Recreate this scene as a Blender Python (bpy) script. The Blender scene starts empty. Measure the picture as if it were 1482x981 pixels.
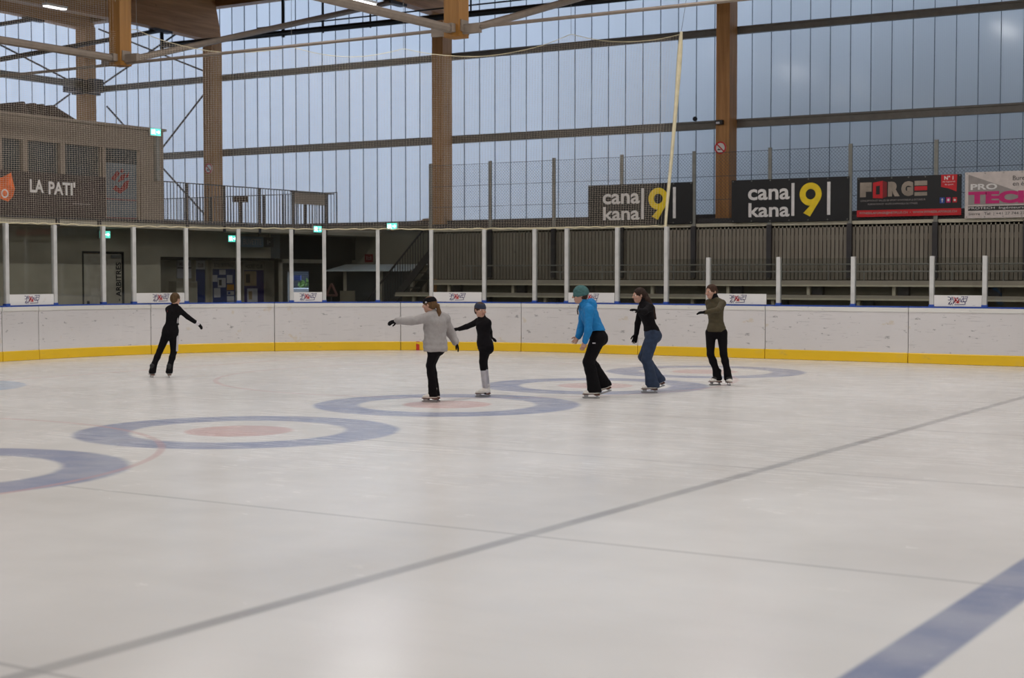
import bpy, math, random
import numpy as np
from mathutils import Vector, Matrix
random.seed(7)
C = bpy.context.scene.collection
sc = bpy.context.scene
PI = math.pi

# ------------------------------------------------------------------ colours and materials
def lin(r, g, b):
    f = lambda v: (v / 255 / 12.92) if v / 255 <= 0.04045 else ((v / 255 + 0.055) / 1.055) ** 2.4
    return (f(r), f(g), f(b), 1.0)

def pm(name, col, rough=0.6, metal=0.0, var=0.10, scale=6.0, stretch=(1, 1, 1), spec=0.5):
    """procedural material: base colour with a noise variation of its own"""
    m = bpy.data.materials.new(name); m.use_nodes = True
    nt = m.node_tree; b = nt.nodes['Principled BSDF']
    b.inputs['Roughness'].default_value = rough
    b.inputs['Metallic'].default_value = metal
    b.inputs['Specular IOR Level'].default_value = spec
    tc = nt.nodes.new('ShaderNodeTexCoord'); mp = nt.nodes.new('ShaderNodeMapping')
    mp.inputs['Scale'].default_value = stretch
    nz = nt.nodes.new('ShaderNodeTexNoise'); nz.inputs['Scale'].default_value = scale; nz.inputs['Detail'].default_value = 4
    rp = nt.nodes.new('ShaderNodeValToRGB')
    rp.color_ramp.elements[0].position = 0.3; rp.color_ramp.elements[1].position = 0.7
    c = Vector(col[:3])
    rp.color_ramp.elements[0].color = (*(c * (1 - var)), 1); rp.color_ramp.elements[1].color = (*[min(1, x * (1 + var)) for x in c], 1)
    L = nt.links.new
    L(tc.outputs['Object'], mp.inputs['Vector']); L(mp.outputs[0], nz.inputs['Vector']); L(nz.outputs['Fac'], rp.inputs['Fac']); L(rp.outputs['Color'], b.inputs['Base Color'])
    return m

def emis(name, col, strength):
    m = bpy.data.materials.new(name); m.use_nodes = True
    b = m.node_tree.nodes['Principled BSDF']
    b.inputs['Base Color'].default_value = col
    b.inputs['Emission Color'].default_value = col
    b.inputs['Emission Strength'].default_value = strength
    return m

class NX:
    """tiny expression helper for shader math"""
    def __init__(s, nt): s.nt = nt
    def m(s, op, a, b=0.0, c=None):
        n = s.nt.nodes.new('ShaderNodeMath'); n.operation = op
        for i, v in enumerate((a, b, c)):
            if v is None: continue
            if isinstance(v, (int, float)): n.inputs[i].default_value = v
            else: s.nt.links.new(v, n.inputs[i])
        return n.outputs[0]
    def step(s, x, e, w):      # 0 below e, 1 above e, soft over +-w
        n = s.nt.nodes.new('ShaderNodeMapRange'); n.interpolation_type = 'SMOOTHSTEP'
        s.nt.links.new(x, n.inputs['Value'])
        n.inputs['From Min'].default_value = e - w; n.inputs['From Max'].default_value = e + w
        return n.outputs[0]
    def band(s, x, a, b, w):
        return s.m('MULTIPLY', s.step(x, a, w), s.m('SUBTRACT', 1.0, s.step(x, b, w)))
    def mix(s, fac, a, b):
        n = s.nt.nodes.new('ShaderNodeMix'); n.data_type = 'RGBA'
        L = s.nt.links.new
        if isinstance(fac, (int, float)): n.inputs[0].default_value = fac
        else: L(fac, n.inputs[0])
        for i, v in ((6, a), (7, b)):
            if isinstance(v, tuple): n.inputs[i].default_value = v
            else: L(v, n.inputs[i])
        return n.outputs[2]
    def noise(s, vec, scale, detail=4, rough=0.5):
        n = s.nt.nodes.new('ShaderNodeTexNoise'); n.inputs['Scale'].default_value = scale
        n.inputs['Detail'].default_value = detail; n.inputs['Roughness'].default_value = rough
        s.nt.links.new(vec, n.inputs['Vector']); return n.outputs['Fac']
    def mapping(s, vec, scale, rot=(0, 0, 0)):
        n = s.nt.nodes.new('ShaderNodeMapping'); n.inputs['Scale'].default_value = scale; n.inputs['Rotation'].default_value = rot
        s.nt.links.new(vec, n.inputs['Vector']); return n.outputs[0]

def ice_material():
    m = bpy.data.materials.new('ice'); m.use_nodes = True; nt = m.node_tree; b = nt.nodes['Principled BSDF']
    N = NX(nt); L = nt.links.new
    tc = nt.nodes.new('ShaderNodeTexCoord'); P = tc.outputs['Object']
    sp = nt.nodes.new('ShaderNodeSeparateXYZ'); L(P, sp.inputs[0]); x, y = sp.outputs[0], sp.outputs[1]
    wob = N.m('MULTIPLY', N.m('SUBTRACT', N.noise(P, 3.0, 3), 0.5), 0.05)
    S = 4.219
    yy = N.m('SUBTRACT', y, N.m('MULTIPLY', N.m('ROUND', N.m('DIVIDE', y, S)), S))
    inside = N.m('LESS_THAN', y, 14.7)
    d = N.m('ADD', N.m('SQRT', N.m('ADD', N.m('MULTIPLY', x, x), N.m('MULTIPLY', yy, yy))), wob)
    base = (0.80, 0.79, 0.77, 1)
    big = N.noise(P, 0.35, 3)
    col = N.mix(N.step(big, 0.5, 0.2), (0.71, 0.695, 0.67, 1), base)
    fade = N.m('ADD', 0.72, N.m('MULTIPLY', N.step(N.noise(P, 1.3, 5), 0.5, 0.2), 0.28))
    def over(col, mask, c, k=1.0): return N.mix(N.m('MULTIPLY', N.m('MULTIPLY', mask, fade), k), col, c)
    col = over(col, N.m('MULTIPLY', N.band(d, 1.22, 1.83, 0.055), inside), (0.30, 0.335, 0.47, 1))
    col = over(col, N.m('MULTIPLY', N.band(d, -1.0, 0.61, 0.04), inside), (0.66, 0.47, 0.45, 1))
    gl = (0.42, 0.415, 0.415, 1)
    col = over(col, N.m('MULTIPLY', N.band(yy, -0.020, 0.020, 0.012), N.m('GREATER_THAN', x, 1.83)), gl, 0.75)
    col = over(col, N.band(x, 6.39, 6.51, 0.03), gl, 0.95)
    col = over(col, N.band(x, 9.55, 9.86, 0.02), (0.23, 0.265, 0.40, 1))
    for cy in (9.1, -4.85):
        dy = N.m('SUBTRACT', y, cy); dx = N.m('ADD', x, 2.72)
        r = N.m('SQRT', N.m('ADD', N.m('MULTIPLY', dx, dx), N.m('MULTIPLY', dy, dy)))
        col = over(col, N.band(r, 4.45, 4.53, 0.02), (0.62, 0.38, 0.38, 1), 0.55)
    col = over(col, N.band(x, -9.17, -9.11, 0.015), (0.62, 0.35, 0.35, 1), 0.8)
    dx = N.m('ADD', x, 9.14); dy = N.m('SUBTRACT', y, 2.3)
    r = N.m('SQRT', N.m('ADD', N.m('MULTIPLY', dx, dx), N.m('MULTIPLY', dy, dy)))
    col = over(col, N.m('MULTIPLY', N.band(r, -1.0, 1.83, 0.03), N.m('GREATER_THAN', x, -9.12)), (0.42, 0.52, 0.66, 1), 0.9)
    # skate scratches: stretched noise in several directions, snow flecks, worn cloudy patches
    scr = None
    for k, (ang, sx, sy) in enumerate(((0.5, 0.9, 60.0), (-0.45, 1.1, 75.0), (1.15, 0.7, 55.0), (2.4, 0.9, 80.0))):
        v = N.mapping(P, (sx, sy, 1), (0, 0, ang))
        s1 = N.step(N.noise(v, 0.9, 4, 0.5), 0.63, 0.04)
        scr = s1 if scr is None else N.m('MAXIMUM', scr, s1)
    used = N.m('ADD', 0.12, N.m('MULTIPLY', N.step(N.m('ADD', y, N.m('MULTIPLY', x, -0.25)), -2.5, 3.5), 0.88))      # the far end is skated most
    patch = N.m('MULTIPLY', N.step(N.noise(P, 0.55, 3), 0.48, 0.12), used)
    scr = N.m('MULTIPLY', scr, N.m('ADD', N.m('MULTIPLY', used, 0.25), N.m('MULTIPLY', patch, 0.75)))
    fleck = N.m('MULTIPLY', N.step(N.noise(P, 16.0, 2), 0.68, 0.03), patch)
    col = N.mix(N.m('MULTIPLY', scr, 0.34), col, (0.90, 0.89, 0.87, 1))
    col = N.mix(N.m('MULTIPLY', fleck, 0.75), col, (0.95, 0.95, 0.95, 1))
    dark = N.step(N.noise(N.mapping(P, (1.0, 9.0, 1), (0, 0, 0.2)), 0.6, 4), 0.60, 0.06)
    col = N.mix(N.m('MULTIPLY', dark, 0.03), col, (0.5, 0.49, 0.47, 1))
    L(col, b.inputs['Base Color'])
    rough = N.m('ADD', 0.17, N.m('ADD', N.m('MULTIPLY', scr, 0.08), N.m('MULTIPLY', N.noise(P, 2.0, 4), 0.14)))
    L(rough, b.inputs['Roughness'])
    b.inputs['IOR'].default_value = 1.31
    b.inputs['Specular IOR Level'].default_value = 0.5
    return m

def wood(name, col, dark, axis):
    m = bpy.data.materials.new(name); m.use_nodes = True; nt = m.node_tree; b = nt.nodes['Principled BSDF']
    N = NX(nt); L = nt.links.new
    tc = nt.nodes.new('ShaderNodeTexCoord'); P = tc.outputs['Object']
    s = [14.0, 14.0, 14.0]; s[axis] = 0.7
    g = N.noise(N.mapping(P, tuple(s)), 1.0, 5, 0.6)
    c = N.mix(N.step(g, 0.5, 0.22), dark, col)
    kn = N.step(N.noise(P, 5.0, 2), 0.72, 0.03)
    c = N.mix(N.m('MULTIPLY', kn, 0.5), c, tuple(v * 0.45 for v in dark[:3]) + (1,))
    L(c, b.inputs['Base Color']); b.inputs['Roughness'].default_value = 0.55
    return m

def board_material(name, col, scuff):
    m = bpy.data.materials.new(name); m.use_nodes = True; nt = m.node_tree; b = nt.nodes['Principled BSDF']
    N = NX(nt); L = nt.links.new
    tc = nt.nodes.new('ShaderNodeTexCoord'); P = tc.outputs['Object']
    c = N.mix(N.noise(P, 1.2, 4), tuple(v * 0.88 for v in col[:3]) + (1,), col)
    sp = N.step(N.noise(N.mapping(P, (1, 1, 2.2)), 5.0, 6, 0.65), 0.66, 0.03)
    ln = N.step(N.noise(N.mapping(P, (1.5, 1.5, 26)), 1.6, 5, 0.6), 0.64, 0.04)
    yl = N.step(N.noise(N.mapping(P, (1, 1, 1.5)), 2.3, 4, 0.6), 0.66, 0.03)
    c = N.mix(N.m('MULTIPLY', ln, 0.35 * scuff), c, (0.33, 0.32, 0.33, 1))
    c = N.mix(N.m('MULTIPLY', sp, 0.55 * scuff), c, (0.16, 0.16, 0.17, 1))
    c = N.mix(N.m('MULTIPLY', yl, 0.28 * scuff), c, (0.55, 0.42, 0.2, 1))
    L(c, b.inputs['Base Color']); b.inputs['Roughness'].default_value = 0.38
    return m

def panel_material():
    """milky multiwall polycarbonate: lets daylight through diffusely, faint vertical ribs"""
    m = bpy.data.materials.new('polycarbonate_panel'); m.use_nodes = True; nt = m.node_tree
    N = NX(nt); L = nt.links.new; nt.nodes.remove(nt.nodes['Principled BSDF']); out = nt.nodes['Material Output']
    tc = nt.nodes.new('ShaderNodeTexCoord'); P = tc.outputs['Object']
    sp = nt.nodes.new('ShaderNodeSeparateXYZ'); L(P, sp.inputs[0])
    t = N.m('ADD', sp.outputs[0], sp.outputs[1])
    rib = N.m('PINGPONG', t, 0.022)
    rib = N.step(rib, 0.011, 0.011)
    pid = N.m('FLOOR', N.m('DIVIDE', t, 0.531))
    wn = nt.nodes.new('ShaderNodeTexWhiteNoise'); wn.noise_dimensions = '1D'; L(pid, wn.inputs['W'])
    k = N.m('ADD', N.m('ADD', 0.93, N.m('MULTIPLY', rib, 0.05)), N.m('MULTIPLY', wn.outputs['Value'], 0.05))
    cc = nt.nodes.new('ShaderNodeCombineColor')
    for i, v in enumerate((0.68, 0.70, 0.70)): L(N.m('MULTIPLY', k, v), cc.inputs[i])
    tr = nt.nodes.new('ShaderNodeBsdfTranslucent'); L(cc.outputs[0], tr.inputs['Color'])
    df = nt.nodes.new('ShaderNodeBsdfDiffuse'); df.inputs['Color'].default_value = (0.62, 0.68, 0.68, 1)
    gl = nt.nodes.new('ShaderNodeBsdfGlossy'); gl.inputs['Roughness'].default_value = 0.12
    mx = nt.nodes.new('ShaderNodeMixShader'); mx.inputs[0].default_value = 0.10; L(tr.outputs[0], mx.inputs[1]); L(df.outputs[0], mx.inputs[2])
    fr = nt.nodes.new('ShaderNodeFresnel'); fr.inputs['IOR'].default_value = 1.4
    mx2 = nt.nodes.new('ShaderNodeMixShader'); L(N.m('MULTIPLY', fr.outputs[0], 0.6), mx2.inputs[0]); L(mx.outputs[0], mx2.inputs[1]); L(gl.outputs[0], mx2.inputs[2])
    L(mx2.outputs[0], out.inputs['Surface'])
    return m

def glass_material(name, tint, refl=1.0):
    m = bpy.data.materials.new(name); m.use_nodes = True; nt = m.node_tree
    N = NX(nt); L = nt.links.new; nt.nodes.remove(nt.nodes['Principled BSDF']); out = nt.nodes['Material Output']
    tc = nt.nodes.new('ShaderNodeTexCoord')
    sm = N.noise(tc.outputs['Object'], 1.5, 5)
    t = nt.nodes.new('ShaderNodeBsdfTransparent')
    L(N.mix(sm, tuple(v * 0.95 for v in tint[:3]) + (1,), tint), t.inputs['Color'])
    g = nt.nodes.new('ShaderNodeBsdfGlossy'); g.inputs['Roughness'].default_value = 0.02
    fr = nt.nodes.new('ShaderNodeFresnel'); ge = nt.nodes.new('ShaderNodeNewGeometry')      # same index on both faces: the pane does not bend rays
    L(N.m('SUBTRACT', 1.5, N.m('MULTIPLY', ge.outputs['Backfacing'], 0.8333)), fr.inputs['IOR'])
    mx = nt.nodes.new('ShaderNodeMixShader'); L(N.m('MULTIPLY', fr.outputs[0], refl), mx.inputs[0]); L(t.outputs[0], mx.inputs[1]); L(g.outputs[0], mx.inputs[2])
    L(mx.outputs[0], out.inputs['Surface'])
    return m

M = dict(
    ice=ice_material(),
    board=board_material('board_plastic', (0.73, 0.705, 0.705, 1), 1.15),
    board_top=board_material('board_top_plastic', (0.80, 0.79, 0.75, 1), 0.5),
    yellow=board_material('yellow_plastic', (0.88, 0.56, 0.015, 1), 0.35),
    blue_cap=pm('blue_cap', lin(40, 75, 160), 0.4),
    alu=pm('aluminium', lin(205, 205, 203), 0.45, 0.15),
    red_mark=pm('red_mark', lin(190, 50, 30), 0.5),
    white_pl=board_material('white_plastic', (0.82, 0.81, 0.80, 1), 0.35),
    glass=glass_material('board_glass', (0.91, 0.925, 0.915, 1)),
    win=pm('dark_window_glass', lin(62, 66, 68), 0.08, 0.0, 0.15, 1.5),
    winlow=pm('grey_window_film', lin(104, 112, 118), 0.2, 0.0, 0.1, 1.5),
    panel=panel_material(),
    joint=pm('panel_joint', lin(96, 108, 118), 0.6),
    rail=pm('grey_steel_rail', lin(112, 108, 102), 0.55, 0.2),
    steel=pm('dark_steel', lin(64, 62, 64), 0.5, 0.3),
    tie=pm('grey_painted_steel', lin(132, 120, 108), 0.5, 0.1),
    black_steel=pm('black_pipe', lin(22, 22, 24), 0.45),
    wood_x=wood('glulam_across', (0.47, 0.225, 0.075, 1), (0.32, 0.14, 0.042, 1), 1),
    wood_l=wood('glulam_along', (0.36, 0.19, 0.08, 1), (0.22, 0.105, 0.04, 1), 0),
    wood_z=wood('glulam_upright', (0.50, 0.245, 0.08, 1), (0.34, 0.155, 0.045, 1), 2),
    wood_post=wood('glulam_post', (0.36, 0.17, 0.032, 1), (0.27, 0.12, 0.02, 1), 2),
    deck=pm('roof_deck', lin(120, 86, 58), 0.8),
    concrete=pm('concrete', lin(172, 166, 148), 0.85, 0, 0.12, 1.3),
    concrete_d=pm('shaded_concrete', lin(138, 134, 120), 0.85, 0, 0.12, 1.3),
    black=pm('black_paint', lin(20, 20, 21), 0.6),
    render=pm('taupe_cladding', lin(126, 114, 102), 0.8, 0, 0.06, 2.0, (1, 1, 0.3)),
    frame=pm('taupe_frame', lin(140, 128, 116), 0.6),
    floor_out=pm('rubber_floor', lin(70, 68, 66), 0.8),
    slat=wood('slat_wood', (0.26, 0.23, 0.185, 1), (0.19, 0.165, 0.13, 1), 2),
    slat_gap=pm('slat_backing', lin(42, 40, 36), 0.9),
    bench=pm('bench_plank', lin(150, 143, 130), 0.6, 0, 0.1, 3, (0.3, 1, 1)),
    bench_lip=pm('bench_lip', lin(186, 180, 160), 0.5),
    riser=pm('bench_riser', lin(120, 115, 100), 0.8),
    galv=pm('galvanised_steel', lin(132, 132, 126), 0.5, 0.3),
    mesh_wire=pm('fence_wire', lin(88, 88, 88), 0.5, 0.3),
    net=pm('net_twine', lin(226, 212, 192), 0.8),
    rope=pm('net_rope', lin(222, 212, 178), 0.8),
    banner_k=pm('black_vinyl', lin(19, 19, 22), 0.45),
    banner_m=pm('maroon_black_vinyl', lin(46, 31, 31), 0.5, 0, 0.3, 1.2),
    banner_w=pm('white_vinyl', lin(205, 195, 190), 0.5),
    white=pm('white_print', lin(225, 222, 220), 0.5),
    yprint=pm('yellow_print', lin(240, 208, 30), 0.5),
    red=pm('red_print', lin(196, 24, 34), 0.5),
    redd=pm('dark_red_print', lin(120, 18, 24), 0.5),
    magenta=pm('magenta_print', lin(196, 30, 112), 0.5),
    gprint=pm('grey_print', lin(150, 143, 140), 0.5),
    dprint=pm('dark_print', lin(52, 50, 50), 0.5),
    kprint=pm('black_print', lin(18, 18, 20), 0.6),
    metalprint=pm('metallic_grey_print', lin(150, 138, 125), 0.5, 0, 0.25, 3),
    orange=pm('orange_print', lin(226, 104, 34), 0.5, 0, 0.3, 6),
    bprint=pm('blue_print', lin(40, 70, 150), 0.5),
    indigo=pm('indigo_print', lin(60, 50, 110), 0.5),
    board_blue=pm('blue_felt', lin(38, 58, 122), 0.85),
    paper=pm('paper', lin(205, 205, 212), 0.8),
    paper_o=pm('orange_paper', lin(205, 145, 40), 0.8),
    paper_b=pm('beige_paper', lin(170, 150, 120), 0.8, 0, 0.2, 4),
    door=pm('door_paint', lin(176, 170, 154), 0.5),
    door_dark=pm('door_gap', lin(48, 46, 42), 0.7),
    sign_red=pm('sign_red', lin(205, 40, 40), 0.5),
    exit_g=emis('exit_green', (0.12, 0.75, 0.60, 1), 1.5),
    exit_w=emis('exit_white', (0.88, 1.0, 0.97, 1), 4.0),
    lamp=emis('lamp_diffuser', (1.0, 0.97, 0.94, 1), 4.0),
    lamp_body=pm('lamp_housing', lin(190, 190, 190), 0.5),
    roof_kiosk=pm('kiosk_roof_sheet', lin(226, 238, 244), 0.35),
    brown=pm('dark_brown_board', lin(62, 48, 44), 0.7),
    plank=wood('raw_plank', (0.42, 0.27, 0.17, 1), (0.3, 0.19, 0.11, 1), 0),
    shade_slope=pm('shade_slope_green', lin(66, 84, 72), 0.95, 0, 0.3, 0.4),
    snow=pm('pale_ground', lin(226, 230, 236), 0.9),
    facade=pm('outside_facade', lin(38, 46, 54), 0.8),
    leaf=pm('outside_leaf', lin(88, 120, 52), 0.8, 0, 0.4, 6),
)

# ------------------------------------------------------------------ mesh builder
ORIG = {}
class MB:
    def __init__(s): s.v = []; s.f = []; s.mi = []; s.cur = 0
    def quadlist(s, vs, fs):
        o = len(s.v); s.v += [tuple(p) for p in vs]; s.f += [tuple(i + o for i in f) for f in fs]; s.mi += [s.cur] * len(fs); return s
    def box(s, x0, x1, y0, y1, z0, z1):
        return s.quadlist([(x0, y0, z0), (x1, y0, z0), (x1, y1, z0), (x0, y1, z0), (x0, y0, z1), (x1, y0, z1), (x1, y1, z1), (x0, y1, z1)],
                          [(0, 3, 2, 1), (4, 5, 6, 7), (0, 1, 5, 4), (1, 2, 6, 5), (2, 3, 7, 6), (3, 0, 4, 7)])
    def obox(s, c, ax, ay, az):
        """oriented box from its centre and three half-axis vectors"""
        c, ax, ay, az = map(Vector, (c, ax, ay, az))
        vs = [c + i * ax + j * ay + k * az for k in (-1, 1) for i, j in ((-1, -1), (1, -1), (1, 1), (-1, 1))]
        return s.quadlist(vs, [(0, 3, 2, 1), (4, 5, 6, 7), (0, 1, 5, 4), (1, 2, 6, 5), (2, 3, 7, 6), (3, 0, 4, 7)])
    def bar(s, p, q, r, n=6, r2=None, cap=True):
        p, q = Vector(p), Vector(q); d = (q - p).normalized(); r2 = r if r2 is None else r2
        a = d.orthogonal().normalized() if abs(d.z) > 0.9 else d.cross(Vector((0, 0, 1))).normalized(); b = d.cross(a)
        vs = [p + r * (math.cos(2 * PI * i / n) * a + math.sin(2 * PI * i / n) * b) for i in range(n)]
        vs += [q + r2 * (math.cos(2 * PI * i / n) * a + math.sin(2 * PI * i / n) * b) for i in range(n)]
        fs = [(i, (i + 1) % n, n + (i + 1) % n, n + i) for i in range(n)]
        if cap: fs += [tuple(range(n))[::-1], tuple(range(n, 2 * n))]
        return s.quadlist(vs, fs)
    def tube(s, pts, r, n=6):
        rs = r if isinstance(r, (list, tuple)) else [r] * len(pts)
        for i in range(len(pts) - 1): s.bar(pts[i], pts[i + 1], rs[i], n, rs[i + 1])
        return s
    def prism(s, poly, o, ux, uy, un):
        """polygon (list of 2-D points) extruded along un; placed at o with axes ux, uy"""
        o, ux, uy, un = map(Vector, (o, ux, uy, un)); n = len(poly)
        area = sum(poly[i][0] * poly[(i + 1) % n][1] - poly[(i + 1) % n][0] * poly[i][1] for i in range(n))
        if area < 0: poly = poly[::-1]
        if ux.cross(uy).dot(un) < 0: poly = poly[::-1]
        vs = [o + a * ux + b * uy for a, b in poly] + [o + a * ux + b * uy + un for a, b in poly]
        fs = [tuple(range(n))[::-1], tuple(range(n, 2 * n))] + [(i, (i + 1) % n, n + (i + 1) % n, n + i) for i in range(n)]
        return s.quadlist(vs, fs)
    def ring(s, o, ux, uy, un, r0, r1, n=28):
        o, ux, uy, un = map(Vector, (o, ux, uy, un)); vs = []
        for i in range(n):
            e = math.cos(2 * PI * i / n) * ux + math.sin(2 * PI * i / n) * uy
            vs += [o + r0 * e, o + r1 * e, o + r1 * e + un, o + r0 * e + un]
        fs = []
        for i in range(n):
            a, b = 4 * i, 4 * ((i + 1) % n)
            for k in range(4): fs.append((a + k, b + k, b + (k + 1) % 4, a + (k + 1) % 4))
        return s.quadlist(vs, fs)
    def build(s, name, mats, parent=None, origin=None):
        if not isinstance(mats, (list, tuple)): mats = [mats]
        org = ORIG.get(parent.name, Vector((0, 0, 0))) if parent is not None else Vector(origin or (0, 0, 0))
        me = bpy.data.meshes.new(name)
        me.from_pydata([tuple(Vector(p) - org) for p in s.v], [], s.f)
        for m in mats: me.materials.append(m)
        if len(mats) > 1: me.polygons.foreach_set('material_index', s.mi)
        me.update()
        o = bpy.data.objects.new(name, me); C.objects.link(o)
        if parent is not None: o.parent = parent
        else: o.location = org
        ORIG[o.name] = org
        return o

def B(*a): return MB().box(*a)
def tag(o, label, cat, group=None):
    o['label'] = label; o['category'] = cat
    if group: o['group'] = group
    return o
def struct(o, label=None):
    o['kind'] = 'structure'
    if label: o['label'] = label
    return o
def empty(name, loc, label, cat, group=None):
    o = bpy.data.objects.new(name, None); C.objects.link(o); o.location = loc; o.empty_display_size = 0.2
    ORIG[o.name] = Vector(loc); return tag(o, label, cat, group)
def plabel(o, t): o['label'] = t; return o

def text_mb(txt, o, ux, uy, w, h, un, bold=0.0, sq=False):
    """lettering fitted into a w x h rectangle whose lower-left corner is o"""
    cu = bpy.data.curves.new('lettering', 'FONT'); cu.body = txt; cu.size = 1; cu.offset = bold; cu.resolution_u = 3; cu.extrude = 0.0
    ob = bpy.data.objects.new('lettering', cu)
    me = bpy.data.meshes.new_from_object(ob)
    P = [v.co.copy() for v in me.vertices]; F = [tuple(p.vertices) for p in me.polygons]
    bpy.data.meshes.remove(me); bpy.data.objects.remove(ob); bpy.data.curves.remove(cu)
    mb = MB()
    if not P: return mb
    x0 = min(p.x for p in P); x1 = max(p.x for p in P); y0 = min(p.y for p in P); y1 = max(p.y for p in P)
    o, ux, uy, un = map(Vector, (o, ux, uy, un))
    vs = [o + ux * (w * (p.x - x0) / (x1 - x0)) + uy * (h * (p.y - y0) / (y1 - y0)) + un for p in P]
    flip = ux.cross(uy).dot(un) < 0
    return mb.quadlist(vs, [f[::-1] if flip else f for f in F])

ORDS = 'first second third fourth fifth sixth seventh eighth ninth tenth eleventh twelfth thirteenth fourteenth fifteenth sixteenth seventeenth eighteenth nineteenth twentieth twenty-first'.split()

# ------------------------------------------------------------------ camera
HD = math.radians(-32.025); CAM = (11.855, -13.046, 1.782)
cd = bpy.data.cameras.new('camera'); cam = bpy.data.objects.new('camera', cd); C.objects.link(cam)
cam.location = CAM; cam.rotation_euler = (PI / 2 - math.radians(2.402), 0, -HD)
cd.sensor_width = 36; cd.lens = 36 * 2196.8 / 1482; cd.clip_end = 500
cd.dof.use_dof = True; cd.dof.focus_distance = 23.0; cd.dof.aperture_fstop = 2.0
sc.camera = cam
RIGHT = Vector((math.cos(HD), -math.sin(HD), 0)); AWAY = Vector((math.sin(HD), math.cos(HD), 0)); UP = Vector((0, 0, 1))

# ------------------------------------------------------------------ rink shape: straight end board, quarter-circle corner, straight side board
RU, RV, RR = -5.3, 8.95, 8.35
ARC = RR * PI / 2
def rink(s, off=0.0):
    """point on the rink edge at run length s, moved outwards by off; returns point, tangent, outward normal"""
    if s < 0: p, t, n = Vector((RU - RR, RV + s, 0)), Vector((0, 1, 0)), Vector((-1, 0, 0))
    elif s < ARC:
        a = s / RR; p = Vector((RU - RR * math.cos(a), RV + RR * math.sin(a), 0)); t = Vector((math.sin(a), math.cos(a), 0)); n = Vector((-math.cos(a), math.sin(a), 0))
    else: p, t, n = Vector((RU + s - ARC, RV + RR, 0)), Vector((1, 0, 0)), Vector((0, 1, 0))
    return p + n * off, t, n
def sweep(mb, s0, s1, prof, step=0.35, z=None):
    """closed profile (offset, height) swept along the rink edge"""
    n = max(1, int(round((s1 - s0) / step))) if not (s0 >= ARC or s1 <= 0) else 1
    k = len(prof); vs = []
    for i in range(n + 1):
        s = s0 + (s1 - s0) * i / n
        for o, h in prof: vs.append(rink(s, o)[0] + Vector((0, 0, h)))
    fs = [(i * k + j, (i + 1) * k + j, (i + 1) * k + (j + 1) % k, i * k + (j + 1) % k) for i in range(n) for j in range(k)]
    fs += [tuple(range(k)), tuple(range(n * k, n * k + k))[::-1]]
    return mb.quadlist(vs, fs)

# ------------------------------------------------------------------ setting: ice, floors, shell
def edge_poly(off, n=24):
    e = [rink(ARC * i / n, off)[0] for i in range(n + 1)]
    return [(p.x, p.y) for p in e]
EP = edge_poly(0.02)
mb = MB(); poly = [(30, -12.7)] + [(30, RV + RR + 0.02)] + EP[::-1] + [(RU - RR - 0.02, -12.7)]
mb.prism(poly, (0, 0, -0.06), (1, 0, 0), (0, 1, 0), (0, 0, 0.06))
struct(mb.build('floor', M['ice']), 'white skating ice with painted curling rings')
struct(B(-45, 45, -25, 60, -0.30, -0.07).build('floor_concourse', M['floor_out']))
mb = MB(); OP = edge_poly(0.14)
poly = [(30, RV + RR + 0.14), (30, 24.0), (-28.7, 24.0), (-28.7, -12.7), (RU - RR - 0.14, -12.7)] + OP
mb.prism(poly, (0, 0, -0.05), (1, 0, 0), (0, 1, 0), (0, 0, 0.05))
struct(mb.build('floor_walkway', M['floor_out']), 'dark floor behind the boards')
WV, EU = 24.0, -28.7        # back (side) wall and end wall planes
# base walls with the doorway to the outside
DU0, DU1, DZ = -19.74, -18.78, 1.95
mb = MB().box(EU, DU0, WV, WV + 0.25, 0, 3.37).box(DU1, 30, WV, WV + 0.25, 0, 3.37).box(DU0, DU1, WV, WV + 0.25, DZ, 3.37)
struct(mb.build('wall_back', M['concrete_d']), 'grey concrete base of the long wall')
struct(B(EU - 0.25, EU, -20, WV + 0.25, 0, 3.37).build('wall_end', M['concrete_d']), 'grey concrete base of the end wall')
mb = MB().box(DU0, DU0 + 0.05, WV - 0.02, WV + 0.27, 0, DZ).box(DU1 - 0.05, DU1, WV - 0.02, WV + 0.27, 0, DZ).box(DU0, DU1, WV - 0.02, WV + 0.27, DZ - 0.05, DZ)
struct(mb.build('door_1', M['galv']), 'open doorway to the bright outside')
# translucent walls
mb = MB().box(EU, 30, WV + 0.08, WV + 0.12, 3.37, 11.3)
struct(mb.build('window_1', M['panel']), 'translucent panel wall along the side of the hall')
struct(B(EU - 0.12, EU - 0.08, -20, WV + 0.1, 3.37, 11.3).build('window_2', M['panel']), 'translucent panel wall at the end of the hall')
mb = MB(); PW = 9.03 / 17
i = 0; u = -4.5
while u - i * PW > EU: mb.box(u - i * PW - 0.0042, u - i * PW + 0.0042, WV + 0.045, WV + 0.08, 3.37, 11.3); i += 1
i = 1
while u + i * PW < 30: mb.box(u + i * PW - 0.0042, u + i * PW + 0.0042, WV + 0.045, WV + 0.08, 3.37, 11.3); i += 1
struct(mb.build('trim_1', M['joint']), 'thin dark joints between the side wall panels')
mb = MB(); y = WV - 0.2
while y > -18: mb.box(EU - 0.08, EU - 0.045, y - 0.0042, y + 0.0042, 3.37, 11.3); y -= PW
struct(mb.build('trim_2', M['joint']), 'thin dark joints between the end wall panels')
def railbar(mb, z0, z1, side):
    if side: mb.box(EU + 0.1, 30, WV - 0.10, WV + 0.04, z0, z1).box(EU + 0.1, 30, WV - 0.14, WV - 0.10, z1 - 0.05, z1)
    else: mb.box(EU + 0.55, EU + 0.7, -20, WV - 0.5, z0, z1)
    return mb
struct(railbar(MB(), 8.07, 8.26, True).build('trim_3', M['rail']), 'upper grey steel rail of the side wall')
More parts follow.
